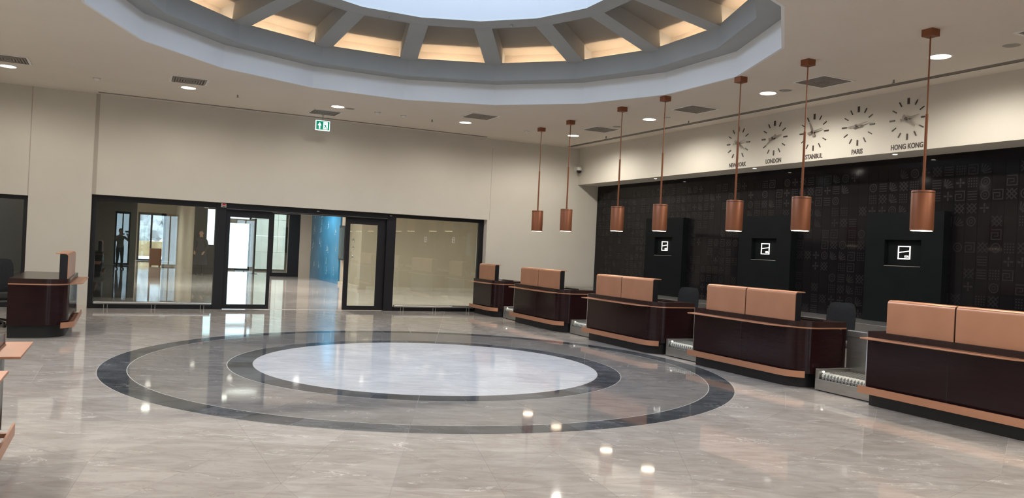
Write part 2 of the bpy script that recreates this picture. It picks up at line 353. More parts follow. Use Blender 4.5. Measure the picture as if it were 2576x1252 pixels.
tiles.sort(key=lambda p: -seen(p))
for p in tiles[:300]: MB().prism(p, -.012, 0).build('tile', M['tile'], floor)
b = MB()
for p in tiles[300:]: b.prism(p, -.012, 0)
tag(b.build('tile_field', M['tile'], floor), kind='stuff')
def sector(r0, r1, a0, a1, n, name, mt, z=.0012):
    g0 = .0018/r1
    o = [pol(math.degrees(g0)+a0+(a1-a0-2*math.degrees(g0))*i/n, r1) for i in range(n+1)]
    q = [pol(math.degrees(g0)+a0+(a1-a0-2*math.degrees(g0))*i/n, max(r0, .002)) for i in range(n, -1, -1)]
    return MB().prism(o+q, .0001, z).build(name, mt, floor)
for r, w in ((4.12, .010), (3.80, .010), (2.66, .008), (2.34, .008)):
    o_ = [pol(i*3, r+w/2) for i in range(120)]; q_ = [pol(i*3, r-w/2) for i in range(120)]
    b = MB(); b.add([(x, y, .0011) for x, y in o_]+[(x, y, .0011) for x, y in q_], [(i, (i+1) % 120, 120+(i+1) % 120, 120+i) for i in range(120)]); b.build('inlay_line', M['inlay'], floor)
for i in range(48): sector(3.805, 4.115, 7.5*i, 7.5*i+7.5, 3, 'outer_ring_stone', M['dark'])
for i in range(16): sector(2.665, 3.795, 22.5*i, 22.5*i+22.5, 8, 'grey_ring_stone', M['grey'])
for i in range(32): sector(2.345, 2.655, 11.25*i, 11.25*i+11.25, 4, 'inner_ring_stone', M['dark'])
for i in range(8): sector(0, 2.335, 45*i, 45*i+45, 15, 'pale_centre_stone', M['pale'])
# ---- skirting on pier and back wall
for nm, x0, x1, l in (('baseboard_left', -1.83, -.70, 'low stone skirting on the pier beside the glazing'), ('baseboard_right', 8.33, XW, 'low stone skirting under the right part of the back wall')):
    struct(MB().box(x0, x1, YB-.012, YB, 0, .09).build(nm, M['stoneclad']), l, 'baseboard')

# ================================================================== GLAZED FRONT
gz = empty('glazed_partition', (0, YG, 0), 'black framed glazed partition in the back wall', 'partition'); gz['kind'] = 'structure'; gz.name = 'window_5'
def lamp(par, z, w, ang, col, size=.05, blend=.6):
    l = bpy.data.lights.new('bulb', 'SPOT'); l.energy = w; l.spot_size = math.radians(ang); l.spot_blend = blend; l.color = col; l.shadow_soft_size = size
    o = bpy.data.objects.new('bulb', l); C.objects.link(o); o.parent = par; o.location = (0, 0, z); return o
def bx(name, x0, x1, z0, z1, y0=-.05, y1=.05, m='black', par=None, bev=.004): return MB().box(x0, x1, y0, y1, z0, z1).build(name, M[m], par or gz, bevel=bev)
bx('frame', -.70, -.60, 0, ZG); bx('frame', 8.20, 8.33, 0, ZG); bx('frame', -.60, 1.77, ZG-.12, ZG); bx('frame', 5.95, 8.20, ZG-.09, ZG)
bx('frame', 1.77, 1.98, 0, ZG, -.08, .08); bx('frame', 5.72, 5.95, 0, ZG, -.08, .08)
bx('frame', -.60, 1.77, 0, .10); bx('frame', 5.95, 8.20, 0, .10)
bx('header', 1.98, 5.72, 2.24, ZG, -.10, .10); bx('track_line', 1.98, 5.72, 2.262, 2.268, -.104, -.10, 'slot_edge', bev=0)
bx('pane', -.60, 1.77, .10, ZG-.12, -.006, .006, 'glass', bev=0); bx('pane', 5.95, 8.20, .10, ZG-.09, -.006, .006, 'glass', bev=0)
# badges on the header
bd = MB().box(1.86, 1.97, -.112, -.10, 2.29, 2.375).build('badge', M['trim'], gz); MB().box(1.885, 1.95, -.115, -.112, 2.335, 2.37).build('red_mark', M['red'], bd)
for k in range(3): MB().box(1.89+.022*k, 1.905+.022*k, -.115, -.112, 2.295, 2.32).build('dark_mark', M['ink'], bd)
for x in (4.02, 5.80): bx('sensor', x-.03, x+.03, 2.33, 2.345, -.108, -.10, 'trim')
def leaf(x0, x1, gx0, gx1, label, y=0.02, rt=2.24):
    d = empty('door', (x0, YG, 0), label, 'door'); d['kind'] = 'structure'
    f = MB(); w = x1-x0; a, c = gx0-x0, gx1-x0
    f.box(0, a, y-.03, y+.03, .01, rt); f.box(c, w, y-.03, y+.03, .01, rt); f.box(a, c, y-.03, y+.03, .01, .11); f.box(a, c, y-.03, y+.03, 2.09, rt)
    f.build('door_frame', M['black'], d, bevel=.004)
    MB().box(a, c, y-.005, y+.005, .11, 2.09).build('pane', M['glass'], d)
    return d
leaf(1.98, 3.00, 2.08, 2.93, 'left leaf of the sliding entrance door, black frame').name = 'door_1'
leaf(4.72, 5.72, 4.83, 5.52, 'right leaf of the sliding entrance door, black frame').name = 'door_2'
# left opening glazing
g2 = empty('window_6', (0, YG, 0), 'dark glazed opening at the far left of the back wall', 'window'); g2['kind'] = 'structure'
bx('frame', -1.92, -1.83, 0, 2.28, par=g2); bx('frame', XL, -1.92, 2.20, 2.28, par=g2); bx('frame', XL, -1.92, 0, .1, par=g2); bx('pane', XL, -1.92, .1, 2.20, -.006, .006, 'darkglass', g2, 0)
# low guard rails in front of the glass
def guard(x0, x1, label):
    g = empty('guard_rail', (x0, YG-.13, 0), label, 'rail')
    MB().tube((0.0, 0, .125), (x1-x0, 0, .125), .032, 16).build('tube', M['steel'], g, smooth=True)
    for k in (.10, .5, .93):
        for e in (-.035, .035):
            x = (x1-x0)*k+e; MB().tube((x, 0, 0), (x, 0, .10), .008, 10).build('post', M['steel'], g, smooth=True)
guard(-.58, 1.72, 'low steel guard tube before the left glass pane'); guard(5.97, 8.10, 'low steel guard tube before the right glass pane')

# ================================================================== FOYER BEYOND
FZ = 3.9
ff = MB().box(-6, 13.2, YG+.1, 50.5, -.25, -.002).build('floor', M['grout']); struct(ff, 'marble floor of the foyer beyond the glass', 'floor')
b = MB()
for i in range(20):
    for j in range(32):
        x0, y0 = -6+.96*i, YG+.1+.98*j
        x1, y1 = x0+.957, min(y0+.977, 50.4)
        b.box(x0, x1, y0, y1, -.012, 0)
tag(b.build('tile_field', M['tile'], ff), kind='stuff')
struct(MB().box(-6, 2.5, YG, 50.8, FZ, FZ+.1).box(2.5, 13.3, YG, 41, FZ, FZ+.1).build('ceiling', M['ceil']), 'flat ceiling of the foyer beyond the glass', 'ceiling')
def fw(name, boxes, label, m='foyerwall'):
    b = MB()
    for q in boxes: b.box(*q)
    return struct(b.build(name, M[m]), label, 'wall')
fw('wall_foyer_left', [(-6.3, -6, YG+.4, 50.5, 0, FZ)], 'beige left wall of the foyer')
fw('wall_foyer_far', [(-6, .53, 50.5, 50.8, 0, FZ), (2.02, 2.7, 50.5, 50.8, 0, FZ), (.53, 2.02, 50.5, 50.8, 2.8, FZ), (2.5, 2.7, 35.6, 50.5, 0, FZ)], 'beige far wall of the foyer with a framed outer door')
fw('wall_foyer_right', [(6.84, 7.6, 35.45, 35.75, 0, FZ), (7.40, 7.62, 27.3, 35.45, 0, FZ), (7.62, 13.3, 27.3, 27.5, 0, FZ), (13, 13.3, YG+.4, 27.3, 0, FZ), (11.95, 13, YG+.1, YG+.4, 0, FZ)], 'beige right wall of the foyer behind the blue hoarding')
fw('wall_vestibule', [(7.3, 7.5, 35.75, 41, 0, FZ), (2.5, 7.5, 35.5, 35.6, 3.0, FZ)], 'pale wall of the entrance lobby', 'stoneclad')
struct(MB().box(7.34, 7.40, 27.3, 30.2, 0, .12).box(7.62, 13, 27.28, 27.3, 0, .12).build('baseboard_foyer', M['stoneclad']), 'stone skirting along the foyer wall', 'baseboard')
struct(MB().box(-1.2, .2, 21.8, 22.0, 0, 2.9).box(-1.2, -.9, 20.3, 21.8, 0, 2.9).build('wall_partition', M['foyerdark']), 'dark partition right behind the left glass pane', 'wall')
struct(MB().box(-6, -1.2, 21.8, 22.0, 0, FZ).build('wall_partition_long', M['foyerdark']), 'dark partition behind the far left opening', 'wall')
# foyer lights
FL = [(0.75, 27.3), (3.2, 28.6), (5.2, 26.2), (6.2, 31.5), (10.2, 23.2), (-3.2, 34), (-.6, 38.0), (-1.2, 44), (-.2, 45), (8.6, 21.4), (4.6, 21.0), (4.6, 38.2)]
FLN = ['behind the left glass pane', 'just this side of the large round light', 'short of the blue hoarding', 'beside the blue hoarding', 'in the middle of the right glass pane', 'beyond the far left partition', 'before the brown lectern', 'left of the far framed door', 'right before the far framed door', 'near the right sliding leaf', 'right behind the open entrance', 'in the entrance lobby']
for i, (x, y) in enumerate(FL):
    o = empty('foyer_light', (x, y, FZ), 'round recessed light in the foyer ceiling '+FLN[i], 'ceiling light', 'lights in the foyer ceiling')
    MB().lathe([(.12, 0), (.125, -.01), (.14, -.012), (.15, 0)]).build('trim_ring', M['trim'], o)
    MB().cyl((0, 0), .12, -.008, -.001, 24).build('diffuser', M['litf'], o); lamp(o, -.03, FOYER_W, 160, (1, .95, .88), .12, .9)
o = empty('large_foyer_light', (3.9, 29.5, FZ), 'large round dim light panel in the foyer ceiling', 'ceiling light')
MB().cyl((0, 0), .55, -.02, -.001, 40).build('diffuser', M['litdim'], o); MB().lathe([(.55, 0), (.555, -.025), (.58, -.025), (.585, 0)], n=40).build('rim', M['trim'], o)
# hoarding
hd = empty('hoarding', (7.40, 35.43, 0), 'blue hoarding panel wall with pale printed marks in the foyer', 'hoarding')
for k in range(4):
    y1 = -1.31*k; MB().box(-.06, 0, y1-1.305, y1, 0, FZ).build('panel', M['blue'], hd)
random.seed(3)
for k in range(4):
    for z in (.55, 1.35, 2.15, 2.85):
        yy = -1.31*k-.65+random.uniform(-.2, .2)
        for q in range(3):
            zz = z+random.uniform(-.22, .22); y2 = yy+random.uniform(-.15, .15); h_ = random.uniform(.05, .22)
            MB().box(-.064, -.06, y2, y2+.02, zz, zz+h_).build('printed_mark', M['paleblue'], hd); MB().box(-.064, -.06, y2-.06, y2+.08, zz-.03, zz-.012).build('printed_mark', M['paleblue'], hd)
# black wall cabinet / screen beside the hoarding
o = empty('wall_cabinet', (7.40, 29.0, .95), 'black flat cabinet mounted on the foyer wall after the hoarding', 'cabinet')
MB().box(-.16, 0, .0, .9, 0, 1.30).build('casing', M['black'], o, bevel=.01); MB().box(-.17, -.16, .05, .85, .06, 1.24).build('door', M['screen'], o)
for z, l in ((1.72, 'uppermost'), (1.45, 'middle'), (1.10, 'lowest')):
    o = MB().lathe([(0.0, -.05), (.05, -.045), (.07, -.02), (.07, 0)], n=16).build('wall_fitting', M['chrome'], None, smooth=True)
    o.location = (7.40, 28.3, z); o.rotation_euler = (0, math.radians(90), 0); tag(o, l+' of three shiny round fittings on the foyer wall behind the right sliding leaf', 'wall fitting')
# white screen with rounded corner at right of the foyer
pts = [(0, 1.55), (0, .16)]+[(.16-.16*math.cos(t*PI/12), .16-.16*math.sin(t*PI/12)) for t in range(7)]+[(.75, 0), (.75, 1.55)]
b = MB(); n = len(pts); b.add([(x, 0, z) for x, z in pts]+[(x, .03, z) for x, z in pts], [tuple(range(n)), tuple(range(n, 2*n))[::-1]]+[(i, (i+1) % n, n+(i+1) % n, n+i) for i in range(n)])
o = b.build('notice_board', M['trim'], None); o.location = (11.78, 27.24, .78); tag(o, 'white board with a rounded lower corner at the right edge of the right glass pane', 'board')
# vestibule portal
pt = empty('door_3', (0, 35.5, 0), 'black framed glazed portal at the far end of the foyer', 'door'); pt['kind'] = 'structure'
for x0, x1, z0, z1 in ((2.50, 3.0, 0, 3.0), (3.0, 3.30, 2.75, 3.0), (3.0, 3.30, 0, 1.25), (3.30, 3.42, 0, 3.0), (3.40, 5.62, 2.85, 3.0), (5.62, 5.72, 0, 2.85), (5.72, 6.36, 0, .16), (5.72, 6.36, 2.70, 2.85), (6.36, 6.84, 0, 3.0)):
    MB().box(x0, x1, -.06, .06, z0, z1).build('frame', M['black'], pt, bevel=.005)
MB().box(3.0, 3.30, -.01, .01, 1.25, 2.75).build('pane', M['glass'], pt); MB().box(5.72, 6.36, -.01, .01, .16, 2.70).build('pane', M['glass'], pt)
q = MB().box(2.86, 3.02, -.08, -.06, 2.78, 2.90).build('badge', M['trim'], pt); MB().box(2.88, 3.0, -.085, -.08, 2.82, 2.89).build('red_mark', M['red'], q)
ex = empty('door_4', (0, 41.0, 0), 'slim framed outer glazing of the entrance lobby', 'door'); ex['kind'] = 'structure'
for x0, x1, z0, z1 in ((2.7, 2.8, 0, 3.2), (4.0, 4.1, 0, 3.2), (5.42, 5.52, 0, 3.2), (7.2, 7.3, 0, 3.2), (2.7, 7.3, 3.2, 3.9), (2.8, 7.2, 0, .09)):
    MB().box(x0, x1, -.04, .04, z0, z1).build('frame', M['foyerdark'], ex)
MB().box(2.8, 7.2, -.008, .008, .09, 3.2).build('pane', M['glass'], ex)
o = empty('metal_door_frame', (5.02, 37.3, 0), 'free-standing grey metal door frame inside the lobby', 'door frame')
MB().box(0, .16, -.06, .06, 0, 2.5).build('post', M['steel'], o); MB().box(.16, .22, -.06, .06, 0, 2.5).build('dark_edge', M['black'], o); MB().box(-1.0, 0, -.05, .05, 2.25, 2.45).build('lintel', M['steel'], o); MB().box(-.09, .33, -.16, .16, 0, .015).build('foot', M['black'], o)
# far framed door
fd = empty('door_5', (0, 50.6, 0), 'black framed outer door in the far foyer wall', 'door'); fd['kind'] = 'structure'
for x0, x1, z0, z1 in ((.53, .63, 0, 2.8), (1.88, 2.02, 0, 2.8), (.63, 1.88, 2.66, 2.8), (1.20, 1.30, 0, 2.66), (.63, 1.88, 0, .1)): MB().box(x0, x1, -.05, .05, z0, z1).build('frame', M['black'], fd)
MB().box(.63, 1.88, -.008, .008, .1, 2.66).build('pane', M['glass'], fd)
o = empty('brown_lectern', (1.02, 42.2, 0), 'plain brown board lectern standing before the far foyer door', 'lectern')
MB().box(0, .52, 0, .4, .05, .88).build('body', M['brown'], o, bevel=.006); MB().box(.03, .10, .03, .37, 0, .05).build('foot', M['brown'], o); MB().box(.42, .49, .03, .37, 0, .05).build('foot', M['brown'], o)
# outside
struct(MB().box(-30, 40, 50.8, 110, -.3, -.05).box(2.7, 40, 41.06, 50.8, -.3, -.05).build('ground', M['snow']), 'pale paved ground outside', 'ground')
tag(MB().box(-9, 4.2, 62, 66, -.05, 1.0).build('soil_bank', M['ochre']), 'ochre soil bank outside the far door', 'bank', kind='structure')
def slope():
    b = MB(); nx, ny = 60, 20; random.seed(11); vs = []
    for j in range(ny+1):
        for i in range(nx+1):
            x = -9+13.2*i/nx; y = 67+8*j/ny; vs.append((x, y+random.uniform(-.35, .35), 1+6*j/ny+random.uniform(-.3, .3)))
    b.add(vs, [(j*(nx+1)+i, j*(nx+1)+i+1, (j+1)*(nx+1)+i+1, (j+1)*(nx+1)+i) for j in range(ny) for i in range(nx)])
    return tag(b.build('rock_slope', M['rock']), 'grey rocky slope outside the far door', 'slope', kind='structure')
slope()
cw = empty('stone_clad_wall', (6.45, 46.0, -.05), 'beige stone-clad pier outside the lobby', 'pier')
for k in range(5):
    for i in range(2): MB().box(1.2*i+.006, 1.2*i+1.194, 0, .8, .9+.92*k, .9+.92*k+.908).build('stone_block', M['stoneclad'], cw, bevel=.006)
MB().box(-.15, 2.5, -.12, .9, 0, .89).build('plinth', M['stoneclad'], cw, bevel=.01)

# ================================================================== CEILING FITTINGS
def slot(name, x0, x1, y0, y1, label):
    o = empty(name, (x0, y0, ZC), label, 'air diffuser'); w, d = x1-x0, y1-y0
    MB().box(0, w, 0, d, -.004, .0).build('slot', M['slot'], o)
    if w > d:
        for y in (0, d/2, d): MB().box(0, w, y-.004, y+.004, -.008, -.004).build('blade', M['slot_edge'], o)
    else:
        for x in (0, w/2, w): MB().box(x-.004, x+.004, 0, d, -.008, -.004).build('blade', M['slot_edge'], o)
slot('linear_diffuser', -.66, 8.10, 18.34, 18.41, 'long dark slot diffuser in the ceiling along the glazed back wall')
slot('linear_diffuser', 10.48, 10.60, -3.0, 18.42, 'long dark slot diffuser in the ceiling along the clock bulkhead')
def downlight():
    o = empty('downlight', (0, 0, ZC), 'x', 'ceiling light', 'recessed downlights in the hall ceiling')
    MB().lathe([(.130, .0), (.132, -.006), (.150, -.009), (.158, -.002), (.158, 0)]).build('trim_ring', M['trim'], o)
    MB().cyl((0, 0), .130, -.004, -.0005, 32).build('diffuser', M['lit'], o); lamp(o, -.03, DOWN_W, 172, (1, .95, .86), .10, .5); return o
DL = [((-2.04, 16.62), 'round recessed downlight at the far left edge, before the left grille'), ((.94, 16.55), 'round recessed downlight below the second ceiling grille from the left'),
      ((3.86, 16.60), 'round recessed downlight above right of the green exit sign'), ((6.78, 16.63), 'round recessed downlight just in front of the fourth ceiling grille'),
      ((9.6, 16.61), 'round recessed downlight behind the rod of the second pendant from the left'), ((9.6, 13.51), 'round recessed downlight between the third and fourth pendant rods'),
      ((9.56, 10.10), 'round recessed downlight between the fifth and sixth pendant rods'), ((9.58, 6.99), 'round recessed downlight beside the nearest pendant at upper right'),
      ((9.58, 3.6), 'round recessed downlight over the near right floor'), ((9.58, .2), 'round recessed downlight at the right rear'), ((-2.0, 13.3), 'round recessed downlight over the far left desk'), ((-2.0, 9.9), 'round recessed downlight at the left of the dome'), ((-2.0, 6.6), 'round recessed downlight over the near left desk'), ((-2.0, 3.2), 'round recessed downlight at left near the viewer'),
      ((1.0, 3.0), 'round recessed downlight just ahead of the viewer'), ((4.2, 2.2), 'round recessed downlight over the near floor'), ((7.0, 2.4), 'round recessed downlight near right of the viewer'), ((3.0, -2.0), 'round recessed downlight behind the viewer')]
d0 = downlight(); d0.location = (*DL[0][0], ZC); d0['label'] = DL[0][1]
for (x, y), l in DL[1:]: copy_tree(d0, (x, y, ZC), l)
for i in range(4):                                   # the back row is dimmed
    q = [o for o in bpy.data.objects if o.type == 'LIGHT' and o.parent and o.parent.get('label') == DL[i][1]][0]
    q.data = q.data.copy(); q.data.energy = DOWN_W*.5
# square grilles
def grille(nm='ceiling_grille'):
    o = empty(nm, (0, 0, ZC), 'x', 'air grille', 'square ceiling grilles'); h = .31
    b = MB()
    for s_ in (-1, 1): b.box(s_*h-.02, s_*h+.02, -h-.02, h+.02, -.010, 0); b.box(-h+.02, h-.02, s_*h-.02, s_*h+.02, -.010, 0)
    b.build('frame', M['trim'], o); MB().box(-h+.02, h-.02, -h+.02, h-.02, -.002, .0).build('backing', M['slot'], o)
    for k in range(1, 7):
        r = h-.045*k; b = MB(); w, z0, z1 = .012, -.016, -.002
        if r < .03: break
        for s_ in (-1, 1): b.box(s_*r-w, s_*r+w, -r-w, r+w, z0, z1); b.box(-r+w, r-w, s_*r-w, s_*r+w, z0, z1)
        b.build('blade', M['vent'], o)
    return o
GR = [((9.57, 8.94), 'square ceiling grille between the sixth and nearest pendant rods'), ((9.57, 12.02), 'square ceiling grille between the fourth and fifth pendant rods'), ((9.57, 15.32), 'square ceiling grille left of the third pendant rod'),
      ((6.70, 15.62), 'square ceiling grille left of the two farthest pendants'), ((3.80, 17.55), 'square ceiling grille right above the exit sign'), ((.90, 15.75), 'square ceiling grille over the second downlight from the left'), ((-1.95, 15.85), 'square ceiling grille at the far left edge of the ceiling'),
      ((9.57, 5.5), 'square ceiling grille above the nearest check-in desk')]
g0 = grille(); g0.location = (*GR[0][0], ZC); g0['label'] = GR[0][1]
for (x, y), l in GR[1:]: copy_tree(g0, (x, y, ZC), l)
# speakers, detectors, sprinklers
SPK = [((9.75, 6.15), 'flat round ceiling speaker right of the nearest downlight'), ((9.60, 9.75), 'flat round ceiling speaker beside the downlight over the clocks'), ((9.63, 14.75), 'flat round ceiling speaker behind the third pendant rod'), ((4.13, 16.66), 'flat round ceiling speaker beside the downlight over the exit sign')]
s0 = empty('ceiling_speaker', (*SPK[0][0], ZC), SPK[0][1], 'speaker', 'flat round ceiling speakers')
MB().lathe([(0, -.006), (.085, -.006), (.10, -.004), (.10, 0)]).build('grille', M['vent'], s0); MB().lathe([(.10, -.005), (.112, -.006), (.115, 0)]).build('rim', M['ceil'], s0)
for (x, y), l in SPK[1:]: copy_tree(s0, (x, y, ZC), l)
DT = [((4.76, 16.74), 'white round smoke detector right of the exit sign'), ((5.35, 16.74), 'white round smoke detector second right of the exit sign'), ((-.64, 16.76), 'small detector on the ceiling above the wall groove'), ((8.43, 16.80), 'small detector on the ceiling left of the farthest pendant'), ((9.74, 13.1), 'small detector beside the third downlight rod')]
t0 = empty('smoke_detector', (*DT[0][0], ZC), DT[0][1], 'detector', 'small ceiling detectors')
MB().lathe([(0, -.040), (.03, -.038), (.042, -.018), (.055, -.014), (.058, 0)], n=20).build('head', M['trim'], t0, smooth=True); MB().lathe([(.058, -.006), (.068, -.005), (.07, 0)], n=20).build('base', M['vent'], t0)
for (x, y), l in DT[1:]: copy_tree(t0, (x, y, ZC), l)
SP = [((1.86, 16.64, ZC), 'sprinkler head in the ceiling right of the second grille'), ((6.02, 16.75, ZC), 'sprinkler head in the ceiling left of the fourth downlight'), ((10.21, 16.1, ZC), 'sprinkler head by the far end of the bulkhead slot'), ((10.28, 13.09, ZC), 'sprinkler head by the bulkhead slot left of the fifth pendant'), ((10.25, 8.22, ZC), 'sprinkler head by the bulkhead slot left of the nearest pendant')]
p0 = empty('sprinkler', SP[0][0], SP[0][1], 'sprinkler', 'sprinkler heads')
MB().cyl((0, 0), .014, -.05, 0, 12).build('stem', M['vent'], p0); MB().lathe([(.0, -.062), (.028, -.060), (.028, -.055), (0, -.05)], n=14).build('deflector', M['slot_edge'], p0); MB().lathe([(.014, -.006), (.030, -.004), (.032, 0)], n=14).build('rosette', M['trim'], p0)
for q, l in SP[1:]: copy_tree(p0, q, l)
for an, l in ((101.25-11.25, 'sprinkler head under the rim of the oculus, left one'), (33.75+11.25, 'sprinkler head under the rim of the oculus, right one')):
    a = math.radians(an); copy_tree(p0, (CX+2.72*math.cos(a), CY+2.72*math.sin(a), 5.535), l)
# ---- exit sign
es = empty('exit_sign', (3.84, 17.9, 4.12), 'green and white emergency exit sign hanging from the ceiling', 'sign')
MB().box(-.16, .16, -.02, .02, 0, .225).build('housing', M['signwhite'], es, bevel=.004)
MB().box(-.145, .145, -.023, -.020, .018, .208).build('green_face', M['green'], es)
MB().cyl((0, 0), .008, .225, .36, 10).build('rod', M['vent'], es); MB().box(-.03, .03, -.02, .02, .345, .36).build('mount', M['vent'], es)
def flat(name, pts, y, m, par, th=.002):
    n = len(pts); b = MB(); b.add([(x, y, z) for x, z in pts]+[(x, y-th, z) for x, z in pts], [tuple(range(n)), tuple(range(n, 2*n))[::-1]]+[(i, (i+1) % n, n+(i+1) % n, n+i) for i in range(n)]); return b.build(name, m, par)
flat('arrow', [(-.085, .035), (-.055, .035), (-.055, .11), (-.030, .11), (-.070, .185), (-.115, .11), (-.085, .11)], -.0232, M['signwhite'], es)
flat('door_pictogram', [(.01, .03), (.11, .03), (.11, .195), (.01, .195)], -.0232, M['signwhite'], es)
b = MB()
def bar(b, a, c, w, y0, y1, mi=0):
    a = Vector((a[0], 0, a[1])); c = Vector((c[0], 0, c[1])); d = (c-a).normalized(); n = Vector((-d.z, 0, d.x))*w/2
    vs = [p+Vector((0, y, 0)) for y in (y0, y1) for p in (a-n, c-n, c+n, a+n)]
    b.add(vs, [(0, 1, 2, 3), (7, 6, 5, 4), (0, 4, 5, 1), (1, 5, 6, 2), (2, 6, 7, 3), (3, 7, 4, 0)], mi)
for p in (((.045, .135), (.065, .095), .018), ((.065, .095), (.09, .075), .014), ((.09, .075), (.10, .04), .013), ((.060, .095), (.045, .065), .014), ((.045, .065), (.02, .055), .012), ((.045, .13), (.03, .10), .010), ((.05, .125), (.08, .115), .010), ((.036, .155), (.048, .155), .014)): bar(b, *p, -.0275, -.0252)
b.build('running_figure', M['green'], es)
# ---- dome camera on the back wall
o = empty('security_camera', (10.88, YB, 3.93), 'white dome security camera on a wall bracket by the bulkhead corner', 'camera')
MB().box(-.03, .03, -.012, 0, -.05, .07).build('wall_plate', M['trim'], o, bevel=.003); MB().tube((0, -.01, .03), (0, -.20, .03), .016, 12).build('arm', M['trim'], o, smooth=True)
MB().lathe([(0, .045), (.03, .045), (.065, .02), (.075, -.02), (.075, -.06)], (0, -.20), 24).build('hood', M['trim'], o, smooth=True)
MB().lathe([(.070, -.06), (.066, -.09), (.045, -.12), (.02, -.133), (0, -.135)], (0, -.20), 24).build('dome_cover', M['screen'], o, smooth=True)

# ================================================================== PENDANTS
def pendant(x, y, label):
    o = empty('pendant_lamp', (x, y, ZC), label, 'pendant lamp', 'copper cylinder pendants over the desks')
    MB().box(-.07, .07, -.07, .07, -.085, 0).build('canopy', M['copperlamp'], o, bevel=.003)
    MB().cyl((0, 0), .009, -1.95, -.085, 12).build('rod', M['copperlamp'], o, smooth=True)
    MB().cyl((0, 0), .0165, -1.90, -1.0, 14).build('sleeve', M['copperlamp'], o, smooth=True)
    zt, zb = 2.575-ZC, 2.105-ZC
    MB().lathe([(.0, zt), (.124, zt), (.128, zt-.006), (.128, zb), (.118, zb), (.118, zb+.05), (0.108, zb+.06)], n=40).build('shade', M['copperlamp'], o, smooth=True)
    MB().lathe([(.1285, zt-.02), (.1295, zt-.022), (.1295, zt-.026), (.1285, zt-.028)], n=40).build('seam_ring', M['ink'], o)
    MB().cyl((0, 0), .116, zb-.004, zb+.002, 32).build('lens', M['litp'], o); lamp(o, zb-.012, PEND_W, 95, (1, .80, .58), .05, .7)
    return o
PD = [(8.455, 16.10, 'farthest copper pendant lamp, leftmost of the row'), (8.455, 14.77, 'second copper pendant from the left'), (8.43, 12.76, 'third copper pendant from the left, over the far desks'), (8.43, 11.41, 'fourth copper pendant, right above the first lit logo'),
      (8.41, 9.48, 'fifth copper pendant, hanging across the New York clock'), (8.39, 8.12, 'sixth copper pendant, hanging across the Istanbul clock'), (8.41, 6.27, 'nearest and largest copper pendant lamp at right')]
pd0 = pendant(*PD[0])
for x, y, l in PD[1:]: copy_tree(pd0, (x, y, ZC), l)
for y, l in ((4.9, 'copper pendant lamp just outside the right edge of the view'), (3.0, 'copper pendant lamp farther outside the right edge, over the hidden desk')): copy_tree(pd0, (8.41, y, ZC), l)

# ================================================================== CLOCKS
FONT = bpy.data.fonts.load('<builtin>') if '<builtin>' in bpy.data.fonts else None
def text(body, size, parent, loc, rot, m, sx=1.0, bold=.0, ext=.002, name='lettering'):
    cu = bpy.data.curves.new(name, 'FONT'); cu.body = body; cu.size = size; cu.align_x = 'CENTER'; cu.extrude = ext; cu.offset = bold; cu.resolution_u = 3
    t = bpy.data.objects.new(name, cu); C.objects.link(t)
    dg = bpy.context.evaluated_depsgraph_get(); me = bpy.data.meshes.new_from_object(t.evaluated_get(dg)); me.name = name
    bpy.data.objects.remove(t)
    o = bpy.data.objects.new(name, me); me.materials.clear(); me.materials.append(m); C.objects.link(o); o.parent = parent; o.location = loc; o.rotation_euler = rot; o.scale = (sx, 1, 1)
    return o
# local frame of a clock: faces -X; "right" on the face is -Y
def clock(y, city, hour_deg, min_deg, third, label):
    o = empty('wall_clock', (XR, y, 4.01), label, 'clock', 'world clocks on the bulkhead')
    def P(a, r): t = math.radians(a); return (-r*math.sin(t), r*math.cos(t))         # (y,z) for a clock angle
    def stick(name, r0, a0, r1, a1, w0, w1, x0, x1, m):
        p0, p1 = P(a0, r0), P(a1, r1); dy, dz = p1[0]-p0[0], p1[1]-p0[1]; l = math.hypot(dy, dz); ny, nz = -dz/l, dy/l
        q = [(p0[0]-ny*w0/2, p0[1]-nz*w0/2), (p1[0]-ny*w1/2, p1[1]-nz*w1/2), (p1[0]+ny*w1/2, p1[1]+nz*w1/2), (p0[0]+ny*w0/2, p0[1]+nz*w0/2)]
        MB().add([(x0, a, c) for a, c in q]+[(x1, a, c) for a, c in q], [(0, 1, 2, 3), (7, 6, 5, 4), (0, 4, 5, 1), (1, 5, 6, 2), (2, 6, 7, 3), (3, 7, 4, 0)]).build(name, m, o)
    for k in range(12):
        big = k in (0,); wide = .034 if k == 0 else (.024 if k in (3, 6, 9) else .015)
        r0 = .235 if k % 3 == 0 else .240; r1 = .33 if k % 3 == 0 else .325
        stick('hour_mark', r0, 30*k, r1, 30*k, wide, wide, -.012, 0, M['ink'])
    stick('hour_hand', -.085, hour_deg, .20, hour_deg, .055, .012, -.042, -.036, M['handgrey'])
    stick('minute_hand', -.10, min_deg, .235, min_deg, .045, .006, -.054, -.048, M['handgrey'])
    MB().tube((-.06, 0, 0), (0, 0, 0), .024, 16).build('hub', M['ink'], o, smooth=True)
    text(city, .115, o, (-.001, 0, -.425-.045), (PI/2, 0, -PI/2), M['ink'], .80, .004)
    return o
clock(12.375, 'NEW YORK', 130, 80, 0, 'stick wall clock labelled NEW YORK, leftmost of the clocks')
clock(11.385, 'LONDON', 236, 79, 0, 'stick wall clock labelled LONDON, second from the left')
clock(10.42, '\u0130STANBUL', 336, 78, 0, 'stick wall clock labelled İSTANBUL, in the middle of the five')
clock(9.465, 'PAR\u0049S', 268, 78, 0, 'stick wall clock labelled PARIS, between ISTANBUL and HONG KONG')
clock(8.52, 'HONG KONG', 128, 80, 0, 'stick wall clock labelled HONG KONG, nearest at right')
